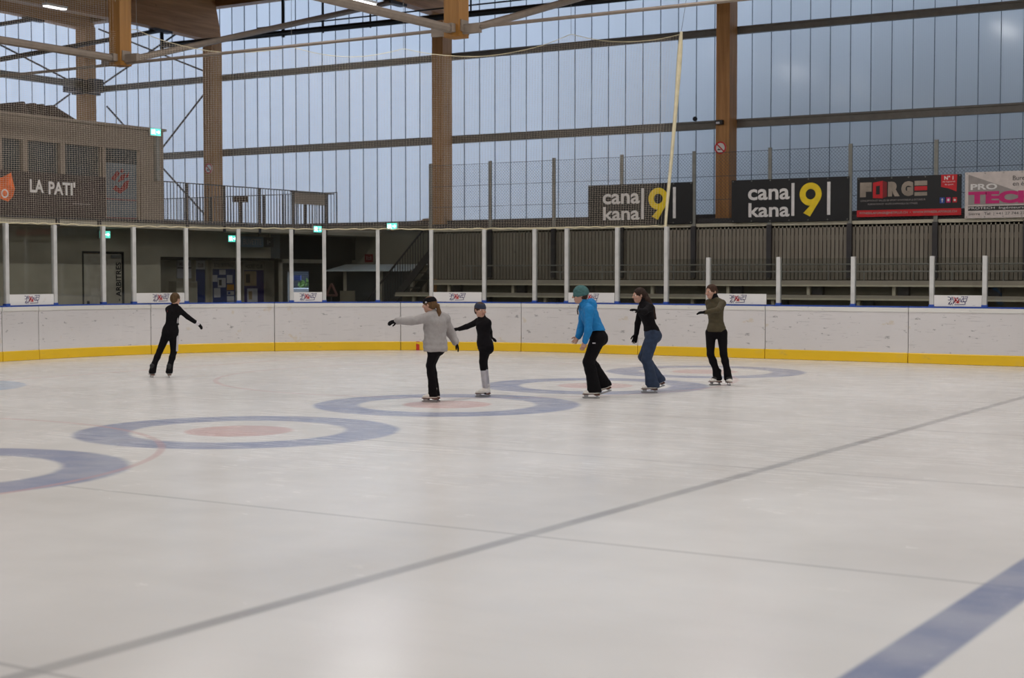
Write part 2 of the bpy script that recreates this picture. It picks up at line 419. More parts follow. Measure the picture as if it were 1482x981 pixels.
struct(railbar(MB(), 5.64, 5.86, True).build('trim_4', M['rail']), 'lower grey steel rail of the side wall')
struct(railbar(MB(), 8.14, 8.36, False).build('trim_5', M['rail']), 'grey steel rail of the end wall')
struct(B(EU, 30, WV - 0.06, WV + 0.08, 3.30, 3.40).build('trim_6', M['steel']), 'dark sill under the side wall panels')
struct(B(EU, 30, WV - 0.35, WV + 0.05, 10.42, 10.9).build('trim_7', M['wood_l']), 'timber eaves beam')
struct(B(EU - 0.3, 30.3, -20.3, WV + 0.3, 11.3, 11.5).build('ceiling', M['deck']), 'timber roof deck')
struct(B(EU - 0.25, 30.2, -20.2, -20, 0, 11.3).build('wall_near', M['concrete']))
struct(B(30, 30.25, -20.2, WV + 0.25, 0, 11.3).build('wall_right', M['concrete']))

# ------------------------------------------------------------------ outside
struct(B(-120, 120, WV + 0.3, 160, -0.4, -0.32).build('ground_outside', M['snow']))
mb = MB(); nx, ny = 40, 10; vs = []  # unseen slope, added and shaped to darken the right-hand wall panels
for j in range(ny + 1):
    for i in range(nx + 1):
        u = -13 + 60 * i / nx; rise = min(1, max(0, (u + 12.8) / 9.0)); rise = rise * rise * (3 - 2 * rise)
        h = (10.6 + 0.9 * min(1, max(0, (u + 4) / 8))) * rise * (1 - (1 - j / ny) ** 3) + 0.5 * math.sin(1.3 * u) * rise * (j / ny)
        vs.append((u, 25.4 + 5.5 * j / ny + 0.15 * math.sin(u), -0.3 + h))
fs = [(j * (nx + 1) + i, j * (nx + 1) + i + 1, (j + 1) * (nx + 1) + i + 1, (j + 1) * (nx + 1) + i) for j in range(ny) for i in range(nx)]
struct(mb.quadlist(vs, fs).build('panel_shade_slope', M['shade_slope']))
tag(B(-30, -20.3, 33, 33.4, -0.3, 6).build('outside_facade', M['facade'], None, (-25, 33.2, -0.3)), 'blue-grey facade seen through the open doorway', 'building')
tag(B(-26, -20.5, 27.2, 28.4, -0.3, 1.33).build('snow_bank', M['snow'], None, (-22, 27.5, -0.3)), 'bright white bank outside the open doorway', 'bank')
t = empty('information_sign', (-21.5, 26.4, -0.3), 'blue sign outside the open doorway', 'sign')
B(-21.85, -21.17, 26.38, 26.42, 1.61, 1.78).build('panel', M['bprint'], t); B(-21.78, -21.70, 26.42, 26.5, -0.3, 1.78).build('post', M['galv'], t)
mb = MB()
for k in range(420):
    a, b, c = random.gauss(0, 0.35), random.gauss(0, 0.4), random.uniform(0, 1.9)
    p = Vector((-23.45 + a * 0.6, 29.6 + b, -0.3 + c)); d = Vector((random.uniform(-1, 1), random.uniform(-1, 1), random.uniform(-0.4, 1))).normalized() * 0.12; e = d.orthogonal().normalized() * 0.05
    mb.quadlist([p - d, p + e, p + d, p - e], [(0, 1, 2, 3)])
tag(mb.build('shrub', M['leaf'], None, (-23.45, 29.6, -0.3)), 'green shrub outside the open doorway', 'shrub')

# ------------------------------------------------------------------ timber columns, roof trusses, bracing
def column(u, label, y0=23.40, z1=10.4):
    t = empty('timber_column', (u, y0 + 0.2, 0), label, 'column', 'timber columns along the side wall')
    B(u - 0.19, u + 0.19, y0, WV - 0.12, 0, z1).build('post', M['wood_z'], t)
    return t
c1 = column(-4.5, 'timber column between the two black banners with a yellow nine', z1=10.4)
c2 = column(-13.5, 'timber column behind the tall net, at the end of the fence', z1=9.36)
c3 = column(-22.5, 'timber column behind the gallery railing, with a small round sign', z1=9.36)
t = empty('timber_column', (-28.3, 23.6, 0), 'timber column in the far corner of the hall, rising above the taupe cabin', 'column', 'timber columns along the side wall')
B(-28.5, -28.02, 23.35, 23.8, 0, 10.25).build('post', M['wood_z'], t)
mb = MB().box(-28.56, -27.96, 23.2, 23.95, 7.95, 8.42).box(-27.96, -27.6, 23.35, 23.75, 8.0, 8.45).box(-28.6, -28.0, 22.85, 23.2, 8.0, 8.45)
mb.build('steel_bracket', M['steel'], t)

def truss(u, zb, label, posts=True, dz=0.0):
    """glulam beam across the hall, stiffened by posts and a steel tie underneath"""
    t = empty('roof_truss', (u, 11.1, zb), label, 'roof truss', 'roof trusses')
    w = 0.19
    # beam outline in (v, z), with a rounded haunch onto the column
    o = [(-19.9, zb + 0.05), (20.5, zb + 0.05), (22.6, zb - 0.02), (23.3, zb - 0.05)]
    o += [(23.86, zb - 0.02), (23.82, zb + 0.25), (23.72, zb + 0.7), (23.6, zb + 1.15), (23.6, 11.3), (-19.9, 11.3)]
    MB().prism(o, (u - w, 0, 0), (0, 1, 0), (0, 0, 1), (2 * w, 0, 0)).build('beam', M['wood_x'], t)
    if posts:
        for v, sgn in ((11.1, 1), (-6.7, -1)):
            k = B(u - 0.17, u + 0.17, v - 0.17, v + 0.17, 6.42 + dz, zb + 0.1).build('king_post', M['wood_post'], t)
            MB().box(u - 0.2, u + 0.2, v - 0.12, v + 0.12, 6.52 + dz, 6.74 + dz).box(u - 0.1, u + 0.1, v - 0.30, v + 0.30, 6.50 + dz, 6.66 + dz).box(u - 0.55, u + 0.55, v - 0.05, v + 0.05, 6.48 + dz, 6.66 + dz).build('steel_shoe', M['tie'], k)
            MB().bar((u, v + sgn * 0.2, 6.57 + dz), (u, v + sgn * 10.3, zb + 0.05), 0.075, 8).build('tie_rod', M['tie'], t)
        MB().bar((u, 10.9, 6.57 + dz), (u, -6.5, 6.57 + dz), 0.085, 8).build('tie_rod', M['tie'], t)
    else:
        MB().bar((u, 21.35, zb), (u, 11.0, zb - 2.75), 0.07, 8).build('tie_rod', M['steel'], t)
    B(u - 0.12, u + 0.12, 21.0, 21.75, zb - 0.06, zb + 0.05).build('bearing_plate', M['steel'], t)
    return t
truss(-4.5, 9.36, 'roof truss whose orange post hangs right of the middle, above the tall net', dz=-0.12)
truss(-13.5, 9.36, 'roof truss whose orange post hangs in front of the brown beams')
truss(-22.5, 9.36, 'roof truss on the column with the small sign, broad brown beam', posts=False)
truss(-28.3, 10.22, 'roof truss on the far corner column', posts=False)
# longitudinal struts between the hanging posts
for a, b, l in ((-22.5, -13.7, 'thin horizontal steel strut behind the left hanging post'), (-13.3, -4.7, 'thin horizontal steel strut between the two hanging posts'), (-4.3, 4.5, 'thin horizontal steel strut right of the right hanging post')):
    tag(MB().bar((a, 11.1, 6.47), (b, 11.1, 6.47), 0.035, 6).build('steel_strut', M['tie'], None, ((a + b) / 2, 11.1, 6.47)), l, 'strut')
def rod(a, b, label, r=0.03):
    tag(MB().bar(a, b, r, 6).build('bracing_rod', M['steel'], None, (Vector(a) + Vector(b)) / 2), label, 'bracing rod', 'bracing rods')
rod((-27.9, 23.84, 8.25), (-22.9, 23.84, 10.3), 'dark bracing rod rising from the corner column to the broad beam')
rod((-27.9, 23.84, 10.2), (-22.7, 23.84, 8.3), 'dark bracing rod falling from the corner beam to the column with the sign')
rod((-27.55, 23.84, 7.55), (-22.7, 23.84, 3.45), 'dark bracing rod falling behind the cabin to the railing')
rod((-22.7, 23.84, 8.0), (-27.9, 23.84, 3.45), 'dark bracing rod rising from behind the cabin to the column with the sign')
rod((-28.2, 22.8, 8.35), (-28.2, 16.5, 10.2), 'dark bracing rod rising from the corner column along the end wall')
rod((-28.2, 22.8, 7.9), (-28.2, 16.0, 3.4), 'dark bracing rod falling from the corner column along the end wall')
# black pipe under the beams
t = empty('black_pipe', (-13, 21.4, 8.9), 'thick black pipe hung under the roof beams', 'pipe')
MB().bar((-22.5, 21.4, 8.90), (8, 21.4, 8.72), 0.085, 10).build('main_pipe', M['black_steel'], t)
MB().bar((-22.5, 21.4, 8.78), (-22.5, 21.4, 9.42), 0.06, 8).build('riser', M['black_steel'], t)
MB().bar((-18.6, 21.4, 9.10), (8, 21.4, 8.98), 0.022, 6).build('thin_pipe', M['black_steel'], t)
for u in (-17.6, -16.1, -14.4, -11.0, -8.0, -5.6, -2.6):
    MB().bar((u, 21.4, 8.75), (u, 21.4, 9.3 if u > -15 else 11.3), 0.025 if u > -16.5 else 0.05, 6).build('hanger', M['black_steel'], t)

# ------------------------------------------------------------------ dasher boards
JO = [-7.05, -4.05, -1.05, -0.10, 2.75, 5.70, 8.68, 11.62, 14.62, 17.67, 20.77, 23.8, 26.8]
LB = ['white board section with yellow base, wholly left of the narrow gate', 'white board section with yellow base, just left of the narrow gate', 'narrow white gate section of the boards at the left end',
      'white board section below the dark door with upright lettering', 'white board section right behind the skater with outstretched right arm in black',
      'white board section under the mesh gate and bright doorway', 'white board section with the red mark, behind the skater in grey', 'white board section behind the child in black with white boots',
      'white board section behind the skater in the blue hoodie', 'white board section behind the skaters in jeans and olive', 'white board section right of the skater in olive',
      'white board section under the small logo panel at the right', 'white board section at the far right end']
for i in range(len(JO) - 1):
    a, b = JO[i] + 0.008, JO[i + 1] - 0.008
    m = rink((a + b) / 2, 0.06)[0]
    t = empty('dasher_board', m, LB[i + 1 if i > 2 else i] if False else LB[i], 'rink board', 'dasher boards')
    sweep(MB(), a, b, [(0.0, 0.21), (0.10, 0.21), (0.10, 1.04), (0.0, 1.04)]).build('facing', M['board'], t)
    sweep(MB(), a, b, [(-0.015, 0.005), (0.11, 0.005), (0.11, 0.21), (-0.004, 0.21), (-0.015, 0.195)]).build('kick_plate', M['yellow'], t)
    sweep(MB(), a, b, [(-0.012, 1.04), (0.11, 1.04), (0.11, 1.125), (-0.012, 1.125)]).build('top_rail', M['board_top'], t)
    sweep(MB(), a, b, [(0.0, 1.125), (0.11, 1.125), (0.11, 1.155), (0.0, 1.155)]).build('cap_rail', M['blue_cap'], t)
    if i == 6: sweep(MB(), 9.05, 9.13, [(-0.024, 0.006), (-0.012, 0.006), (-0.002, 0.213), (-0.012, 0.213)]).build('goal_line_mark', M['red_mark'], t)

# glass posts and panes
PS = [-2.14, -0.88, 0.38, 1.62, 2.37, 3.63, 4.87, 6.11, 6.88, 8.14, 9.41, 10.69, 11.94, 12.76, 14.07, 15.30, 16.32, 17.95, 19.59, 21.23, 22.28, 23.9]
NTALL = 16
for i, s in enumerate(PS):
    tall = i < NTALL; z1 = 2.86 if tall else 2.17
    p, t_, n = rink(s, 0.055)
    vis = 1 <= i <= 20
    if not vis: continue
    k = i - 1 if tall else i - NTALL
    lab = ('tall pale aluminium glass post, %s from the left' % ORDS[k]) if tall else ('short pale aluminium glass post, %s from the left' % ORDS[k])
    mb = MB().obox(p + UP * ((1.155 + z1) / 2), t_ * 0.042, n * 0.045, UP * ((z1 - 1.155) / 2))
    e = empty('glass_post', p + UP * 1.155, lab, 'post', 'glass posts on the boards')
    mb.build('upright', M['alu'], e)
    MB().obox(p + UP * 1.175, t_ * 0.055, n * 0.052, UP * 0.02).build('foot', M['blue_cap'], e)
for i in range(len(PS) - 1):
    a, b = PS[i] + 0.046, PS[i + 1] - 0.046
    z1 = 2.80 if i + 1 < NTALL else 2.14
    pa, pb = rink(a, 0.06)[0], rink(b, 0.06)[0]; d = (pb - pa); L = d.length; d.normalize(); n = Vector((-d.y, d.x, 0))
    if i + 1 < NTALL: lab = 'tall clear glass pane above the boards, %s from the left' % ORDS[i]
    else: lab = 'low clear glass pane above the boards, %s after the net' % ORDS[i + 1 - NTALL]
    tag(MB().obox((pa + pb) / 2 + UP * ((1.16 + z1) / 2), d * (L / 2), n * 0.006, UP * ((z1 - 1.16) / 2)).build('glass_screen', M['glass'], None, (pa + pb) / 2 + UP * 1.16), lab, 'glass pane', 'glass panes on the boards')

# white logo panels standing at the foot of the glass
def logo(mb_d, mb_r, o, ux, w, h, n):
    rnd = random.Random(3); un = n * 0.003
    def stroke(mb, pts, r):
        for (a, b), (c, e) in zip(pts, pts[1:]):
            p, q = Vector(o) + ux * (a * w) + UP * (b * h), Vector(o) + ux * (c * w) + UP * (e * h); d = (q - p)
            if d.length < 1e-6: continue
            d.normalize(); k = n.cross(d) * r
            mb.quadlist([p - k + un, q - k + un, q + k + un, p + k + un], [(0, 1, 2, 3)])
    r = h * 0.032
    for pts in ([(0, .95), (.13, .9), (.17, .5), (.05, .1)], [(.02, .62), (.1, .55), (.24, .98)], [(.03, .05), (.09, .34), (.13, .0), (.2, .28), (.24, .0)], [(.24, .9), (.3, .45), (.27, .15), (.37, .5), (.40, .9)],
                [(.5, .95), (.55, .5), (.62, .8), (.67, .35), (.74, .8)], [(.67, .95), (.8, 1.0), (.78, .5), (.9, .3)], [(.76, .72), (.96, .78), (.93, .45), (.7, .38)], [(.84, .95), (1.0, .98), (.98, .8)], [(.35, .06), (.88, .1), (.86, .3)], [(.12, .75), (.2, .68), (.3, .72)]):
        stroke(mb_d, pts, r)
    for pts in ([(.30, .95), (.37, .7), (.33, .3), (.45, .62), (.5, .2), (.55, .55)], [(.36, .45), (.48, .85), (.6, .4)], [(.40, .2), (.5, .5), (.58, .22)]): stroke(mb_r, pts, r * 1.25)
LPS = [(-0.83, 0.33, 'white logo panel at the foot of the glass, leftmost'), (2.42, 3.58, 'white logo panel at the foot of the glass, above the black skater at the left'), (6.16, 6.83, 'small white logo panel at the foot of the glass, below the bright doorway'),
       (9.46, 10.63, 'white logo panel at the foot of the glass, above the child in black'), (12.81, 14.01, 'white logo panel at the foot of the glass, behind the teal hat'), (16.38, 17.68, 'white logo panel at the foot of the glass, right of the olive skater'), (21.28, 22.23, 'white logo panel at the foot of the glass, rightmost')]
for a, b, lab in LPS:
    pa, pb = rink(a, 0.03)[0], rink(b, 0.03)[0]; d = (pb - pa); L = d.length; d.normalize(); n = Vector((-d.y, d.x, 0))
    t = empty('logo_panel', (pa + pb) / 2 + UP * 1.16, lab, 'panel', 'white logo panels on the boards')
    MB().obox((pa + pb) / 2 + UP * 1.272, d * (L / 2), n * 0.008, UP * 0.112).build('panel', M['white_pl'], t)
    dm, rm = MB(), MB(); lw = 0.40; o = (pa + pb) / 2 - d * (lw / 2) - n * 0.009 + UP * 1.185
    logo(dm, rm, o, d, lw, 0.175, -n)
    dm.build('logo_outline', M['indigo'], t); rm.build('logo_centre', M['red'], t)

# ------------------------------------------------------------------ safety net above the glass
def ztop(s):
    pk = [(-8, 8.6), (2.02, 8.6), (2.021, 7.18), (2.5, 7.26), (6.15, 7.14), (8.75, 7.14), (12.75, 7.30), (15.62, 7.14)]
    for (a, za), (b, zb) in zip(pk, pk[1:]):
        if a <= s <= b:
            q = (s - a) / (b - a); sag = 0 if b < 2.1 or b - a < 0.6 else 0.085 * (b - a) ** 0.9
            return za + (zb - za) * q - 4 * sag * q * (1 - q)
    return 7.1
t = empty('safety_net', rink(9.0, 0.06)[0] + UP * 2.86, 'knotted pale safety net hanging above the tall glass', 'net')
S0, S1 = -6.0, 15.30; CELL = 0.065
def npt(s, z):
    top = ztop(min(s, 15.6)); q = max(0, (z - 2.86) / (top - 2.86))
    ss = s + (0.36 * q ** 1.15 * (s / S1) ** 6 - 0.03 * (s / S1) ** 6 if s > 0 else 0)
    bil = 0.05 * math.sin(1.7 * ss) * math.sin(PI * min(1, q)) + 0.02 * math.sin(4.1 * ss + 2 * q)
    return rink(ss, 0.06 + bil)[0] + UP * (z - 0.012 * math.sin(5 * ss) * (1 - q) * q * 4)
mb = MB(); R = 0.0019; CELV = 0.043
n = int((S1 - S0) / CELL)
for i in range(n + 1):
    s = S0 + CELL * i; top = ztop(s)
    zs = [2.86 + (top - 2.86) * k / 7 for k in range(8)]
    P = [npt(s, z) for z in zs]
    for p, q in zip(P, P[1:]): mb.bar(p, q, R, 3, cap=False)
z = 2.90
while z < 8.6:
    prev = None; st = 0.31
    for k in range(int((S1 - S0) / st) + 1):
        s = S0 + st * k
        cur = npt(s, z) if z < ztop(s) + 0.01 else None
        if prev is not None and cur is not None: mb.bar(prev, cur, R, 3, cap=False)
        prev = cur
    z += CELV
mb.build('mesh', M['net'], t)
pts = [npt(S0 + (S1 - S0) * k / 220, ztop(S0 + (S1 - S0) * k / 220)) for k in range(221)]
pts = [p for p in pts]
MB().tube([p for k, p in enumerate(pts)], 0.008, 4).build('top_cord', M['rope'], t)
MB().tube([npt(S0 + (S1 - S0) * k / 200, 2.86 + 0.035 * abs(math.sin(k * 0.9)) * (0.4 + 0.6 * math.sin(k * 0.13) ** 2)) for k in range(201)], 0.012, 4).build('bottom_cord', M['rope'], t)
pe = [npt(15.30, 2.86 + (7.12 - 2.86) * k / 14) for k in range(15)]
MB().tube(pe, [0.030, 0.032, 0.034, 0.036, 0.036, 0.038, 0.038, 0.040, 0.042, 0.045, 0.05, 0.056, 0.06, 0.055, 0.03], 7).build('gathered_edge', M['rope'], t)
mb = MB()
for s in (2.5, 6.15, 8.75, 12.75, 15.62):
    p = npt(min(s, 15.3), ztop(s)); mb.bar(p, (p.x + (0.5 if s > 15 else 0), p.y + (0.4 if s > 15 else 0), 11.3), 0.005, 4)
mb.build('hanging_cord', M['rail'], t)

# ------------------------------------------------------------------ gallery along the side wall, slatted front, fence, banners
GV, GU = 21.5, -12.45
mb = MB().box(-12.0, 30, GV, WV, 2.92, 3.05).box(GU, -12.0, GV, GV + 0.15, 2.92, 3.05)
struct(mb.build('floor_gallery', M['concrete']), 'gallery floor along the side wall')
t = empty('slatted_screen', (0, GV, 1.68), 'grey slatted timber screen behind the benches', 'screen')
mb = MB(); mb2 = MB(); u = GU
while u < 13: mb.box(u, u + 0.079, GV, GV + 0.03, 1.68, 3.0); u += 0.101
mb.build('slat', M['slat'], t)
B(GU, 13, GV - 0.03, GV, 2.98, 3.06).build('top_rail', M['bench_lip'], t)
mb2.box(GU, 13, GV + 0.03, GV + 0.07, 2.62, 2.74).box(GU, 13, GV + 0.03, GV + 0.07, 1.95, 2.05)
mb2.build('batten', M['slat'], t)
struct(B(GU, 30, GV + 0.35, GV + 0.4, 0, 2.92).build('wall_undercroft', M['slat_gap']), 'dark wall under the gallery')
t = empty('chain_link_fence', (0, GV, 3.05), 'chain-link fence on grey posts along the gallery edge', 'fence')
FP = [-12.37, -10.41, -8.42, -6.41, -4.38, -2.37, -0.36, 1.66, 3.68, 5.7, 7.7]
for u in FP:
    B(u - 0.045, u + 0.045, GV - 0.076, GV - 0.034, 3.0, 4.86).build('post', M['galv'], t); B(u - 0.06, u + 0.06, GV - 0.12, GV - 0.034, 1.72, 3.0).build('support', M['steel'], t)
mb = MB(); u0, u1, z0, z1 = GU, 8.0, 3.06, 4.80; c = 0.085; R = 0.0028; H = z1 - z0
k = u0 - H
while k < u1:
    for sg in (1, -1):
        # diagonal wire from (k, z0) to (k+H, z1), mirrored for the other direction
        a, b = k, k + H
        qa, qb = max(0, (u0 - a) / H), min(1, (u1 - a) / H)
        if qb > qa:
            za, zb = z0 + H * qa, z0 + H * qb
            if sg < 0: za, zb = z1 - H * qa, z1 - H * qb
            mb.bar((a + H * qa, GV - 0.03 + 0.004 * sg, za), (a + H * qb, GV - 0.03 + 0.004 * sg, zb), R, 3, cap=False)
    k += c
mb.build('wire_mesh', M['mesh_wire'], t)
mb = MB()
for z in (3.1, 3.65, 4.22, 4.80): mb.bar((u0, GV - 0.03, z), (u1, GV - 0.03, z), 0.006, 4)
mb.build('tension_wire', M['mesh_wire'], t)
struct(B(GU, 30, GV - 0.0, GV + 0.06, 3.05, 3.19).build('trim_8', M['steel']), 'dark kerb along the gallery edge')

EX = Vector((1, 0, 0)); EY = Vector((0, 1, 0)); NV = Vector((0, -1, 0)); NU = Vector((1, 0, 0))
def rects(mat, name, parent, items, org, ux, n, d=0.004):
    mb = MB()
    for x, y, w, h in items: mb.quadlist([org + ux * x + UP * y + n * d, org + ux * (x + w) + UP * y + n * d, org + ux * (x + w) + UP * (y + h) + n * d, org + ux * x + UP * (y + h) + n * d], [(0, 1, 2, 3) if ux.cross(UP).dot(n) > 0 else (3, 2, 1, 0)])
    return mb.build(name, mat, parent)
def poly2(mb, pts, org, ux, n, d=0.004):
    a = sum(pts[i][0] * pts[(i + 1) % len(pts)][1] - pts[(i + 1) % len(pts)][0] * pts[i][1] for i in range(len(pts)))
    if (a > 0) != (ux.cross(UP).dot(n) > 0): pts = pts[::-1]
    return mb.quadlist([org + ux * x + UP * y + n * d for x, y in pts], [tuple(range(len(pts)))])
def sheet(name, lab, mat, u0, u1, z0, z1, th=0.02, wavy=0.012):
    """hung vinyl banner, slightly rippled"""
    e = empty(name, ((u0 + u1) / 2, GV - 0.09, z0), lab, 'banner', 'advertising banners on the fence')
    B(u0, u1, GV - 0.10, GV - 0.08, z0, z1).build('sheet', mat, e)
    mb = MB()
    for k in range(7):
        for z in (z0 + 0.03, z1 - 0.03): mb.ring((u0 + 0.04 + (u1 - u0 - 0.08) * k / 6, GV - 0.10, z), EX, UP, NV * 0.003, 0.008, 0.016, 8)
    mb.build('eyelet', M['galv'], e)
    return e
def canal(u0, u1, lab, z0, z1):
    e = sheet('advertising_banner', lab, M['banner_k'], u0, u1, z0, z1)
    W, H = u1 - u0, z1 - z0; o = Vector((u0, GV - 0.10, z0)); n = NV * 0.004
    text_mb('cana', o + EX * (.145 * W) + UP * (.515 * H), EX, UP, .36 * W, .26 * H, n, 0.022).build('lettering', M['white'], e)
    text_mb('kana', o + EX * (.15 * W) + UP * (.115 * H), EX, UP, .355 * W, .335 * H, n, 0.022).build('lettering', M['white'], e)
    rects(M['white'], 'bar', e, [(.52 * W, .13 * H, .026 * W, .76 * H)], o, EX, NV); rects(M['white'], 'bar', e, [(.82 * W, .135 * H, .027 * W, .755 * H)], o, EX, NV)
    mb = MB(); r1, r0 = .275, .125; cx, cy = .682 * W, .62 * H; N = 36; vs = []
    for i in range(N):
        a = 2 * PI * i / N
        vs += [o + EX * (cx + r0 * math.cos(a)) + UP * (cy + r0 * math.sin(a)) + n, o + EX * (cx + r1 * math.cos(a)) + UP * (cy + r1 * math.sin(a)) + n]
    mb.quadlist(vs, [(2 * i, 2 * i + 1, (2 * i + 3) % (2 * N), (2 * i + 2) % (2 * N)) for i in range(N)])
    poly2(mb, [(.765 * W, .50 * H), (.678 * W, .105 * H - .0 * H), (.622 * W, .19 * H), (.70 * W, .42 * H)], o, EX, NV, 0.0045)
    mb.build('numeral_nine', M['yprint'], e)
    return e
canal(-7.365, -4.405, 'black banner with white letters and a yellow nine, half behind the net', 3.07, 4.10)
canal(-3.35, -0.37, 'black banner with white letters and a yellow nine, right of the timber column', 3.07, 4.10)
# fitness banner
u0, u1, z0, z1 = -0.18, 2.25, 3.14, 4.06; W, H = u1 - u0, z1 - z0
e = sheet('fitness_banner', 'black and red banner with grey block letters on the fence', M['banner_k'], u0, u1, z0, z1); o = Vector((u0, GV - 0.10, z0)); n = NV * 0.004
rects(M['red'], 'red_strip', e, [(0, 0, W, .17 * H)], o, EX, NV, 0.003)
text_mb('FITNESSLAFORGE@NETPLUS.CH  \u2022  WWW.FITNESSLAFORGE.CH', o + EX * (.03 * W) + UP * (.055 * H), EX, UP, .93 * W, .07 * H, n * 1.5, 0.02).build('lettering', M['gprint'], e)
x = .03
for ch, w in (('F', .115), ('O', .0), ('R', .115), ('G', .115), ('E', .0)):
    if ch == 'O': x = .305; continue
    if ch == 'E': break
    text_mb(ch, o + EX * (x * W) + UP * (.50 * H), EX, UP, w * W, .37 * H, n * 1.5, 0.09).build('lettering', M['metalprint'], e); x += .128
rects(M['metalprint'], 'lettering', e, [(.56 * W, .755 * H, .12 * W, .115 * H), (.56 * W, .50 * H, .12 * W, .09 * H)], o, EX, NV, 0.006)
rects(M['red'], 'red_bar', e, [(.56 * W, .63 * H, .12 * W, .105 * H)], o, EX, NV, 0.006)
mb = MB(); cx = .158
for pts in ([(cx, .86), (cx + .095, .90), (cx + .095, .79), (cx, .76)], [(cx, .56), (cx + .095, .56), (cx + .095, .46), (cx, .47)], [(cx, .76), (cx + .03, .77), (cx + .03, .56), (cx, .56)], [(cx + .068, .78), (cx + .095, .79), (cx + .095, .56), (cx + .068, .56)]):
    poly2(mb, [(a * W, b * H) for a, b in pts], o, EX, NV, 0.007)
mb.build('cube_letter', M['red'], e)
mb = MB(); poly2(mb, [((cx + .095) * W, .90 * H), ((cx + .137) * W, .86 * H), ((cx + .137) * W, .50 * H), ((cx + .095) * W, .46 * H)], o, EX, NV, 0.007); mb.build('cube_side', M['redd'], e)
text_mb("CONCEPTION ET SALLES DE SPORT D'INTERIEUR & EXTERIEUR", o + EX * (.035 * W) + UP * (.385 * H), EX, UP, .63 * W, .045 * H, n).build('lettering', M['gprint'], e)
text_mb("FORMATION ET VENTE D'APPAREILS DE FITNESS", o + EX * (.11 * W) + UP * (.295 * H), EX, UP, .48 * W, .045 * H, n).build('lettering', M['gprint'], e)
mb = MB(); poly2(mb, [(.81 * W, 1.0 * H), (.96 * W, 1.0 * H), (.955 * W, .58 * H), (.88 * W, .66 * H), (.81 * W, .70 * H)], o, EX, NV, 0.004); mb.build('red_flag', M['red'], e)
text_mb('N\u00b0 1', o + EX * (.84 * W) + UP * (.87 * H), EX, UP, .085 * W, .10 * H, n * 1.5, 0.03).build('lettering', M['white'], e)
text_mb("de l'appareil", o + EX * (.825 * W) + UP * (.80 * H), EX, UP, .115 * W, .045 * H, n * 1.5).build('lettering', M['white'], e)
text_mb('de sport', o + EX * (.845 * W) + UP * (.73 * H), EX, UP, .08 * W, .045 * H, n * 1.5).build('lettering', M['white'], e)
rects(M['bprint'], 'icon', e, [(.80 * W, .30 * H, .045 * W, .14 * H)], o, EX, NV, 0.005)
rects(M['magenta'], 'icon', e, [(.86 * W, .31 * H, .04 * W, .13 * H)], o, EX, NV, 0.005)
rects(M['red'], 'icon', e, [(.92 * W, .31 * H, .04 * W, .13 * H)], o, EX, NV, 0.005)
rects(M['white'], 'icon_glyph', e, [(.819 * W, .32 * H, .008 * W, .10 * H), (.813 * W, .38 * H, .02 * W, .015 * H), (.87 * W, .345 * H, .02 * W, .06 * H), (.93 * W, .345 * H, .02 * W, .05 * H)], o, EX, NV, 0.007)
# engineering banner
u0, u1, z0, z1 = 2.33, 4.83, 3.06, 4.09; W, H = u1 - u0, z1 - z0
e = sheet('engineer_banner', 'white and magenta engineering banner at the right end of the fence', M['banner_w'], u0, u1, z0, z1); o = Vector((u0, GV - 0.10, z0))
mb = MB(); poly2(mb, [(.03 * W, .95 * H), (.03 * W, .29 * H), (.62 * W, .29 * H), (.62 * W, .42 * H)], o, EX, NV, 0.003); mb.build('grey_wedge', M['gprint'], e)
text_mb('PRO', o + EX * (.05 * W) + UP * (.615 * H), EX, UP, .235 * W, .13 * H, n * 1.5, 0.03).build('lettering', M['white'], e)
text_mb('TECH', o + EX * (.03 * W) + UP * (.31 * H), EX, UP, .60 * W, .27 * H, n * 1.7, 0.06).build('lettering', M['magenta'], e)
rects(M['dprint'], 'dark_strip', e, [(.03 * W, .165 * H, .94 * W, .095 * H)], o, EX, NV, 0.003)
text_mb('PROTECH  Ing\u00e9nieurs Conseils', o + EX * (.035 * W) + UP * (.18 * H), EX, UP, .68 * W, .065 * H, n * 1.5).build('lettering', M['white'], e)
text_mb('Sierre   Tel  | +41 27 744 27 36 \u2022 www', o + EX * (.035 * W) + UP * (.05 * H), EX, UP, .68 * W, .075 * H, n * 1.5).build('lettering', M['dprint'], e)
text_mb("Bureau d'\u00e9tudes", o + EX * (.42 * W) + UP * (.80 * H), EX, UP, .36 * W, .10 * H, n * 1.5).build('lettering', M['dprint'], e)
text_mb('en \u00e9lectricit\u00e9', o + EX * (.42 * W) + UP * (.68 * H), EX, UP, .30 * W, .095 * H, n * 1.5).build('lettering', M['dprint'], e)

# round no-smoking signs, small lamp and detector on the columns
def ban_sign(u, z, lab):
    t = empty('prohibition_sign', (u, 23.39, z), lab, 'sign', 'round prohibition signs')
    MB().bar((u, 23.40, z), (u, 23.385, z), 0.165, 24).build('disc', M['white'], t)
    mb = MB().ring((u, 23.384, z), EX, UP, NV * 0.004, 0.125, 0.165)
    mb.obox((u, 23.382, z), (EX - UP).normalized() * 0.135, NV * 0.003, (EX + UP).normalized() * 0.016); mb.build('red_ring', M['sign_red'], t)
    mb = MB(); mb.obox((u - 0.035, 23.384, z - 0.05), EX * 0.05, NV * 0.001, UP * 0.012).obox((u - 0.045, 23.384, z - 0.035), EX * 0.012, NV * 0.001, UP * 0.02); mb.build('symbol', M['kprint'], t)
ban_sign(-4.55, 5.09, 'red and white prohibition sign on the column between the black banners')
ban_sign(-22.46, 5.22, 'red and white prohibition sign on the column behind the gallery railing')
t = empty('wall_lamp', (-4.56, 23.36, 5.74), 'small dark lamp fixed high on the column above the round sign', 'lamp')
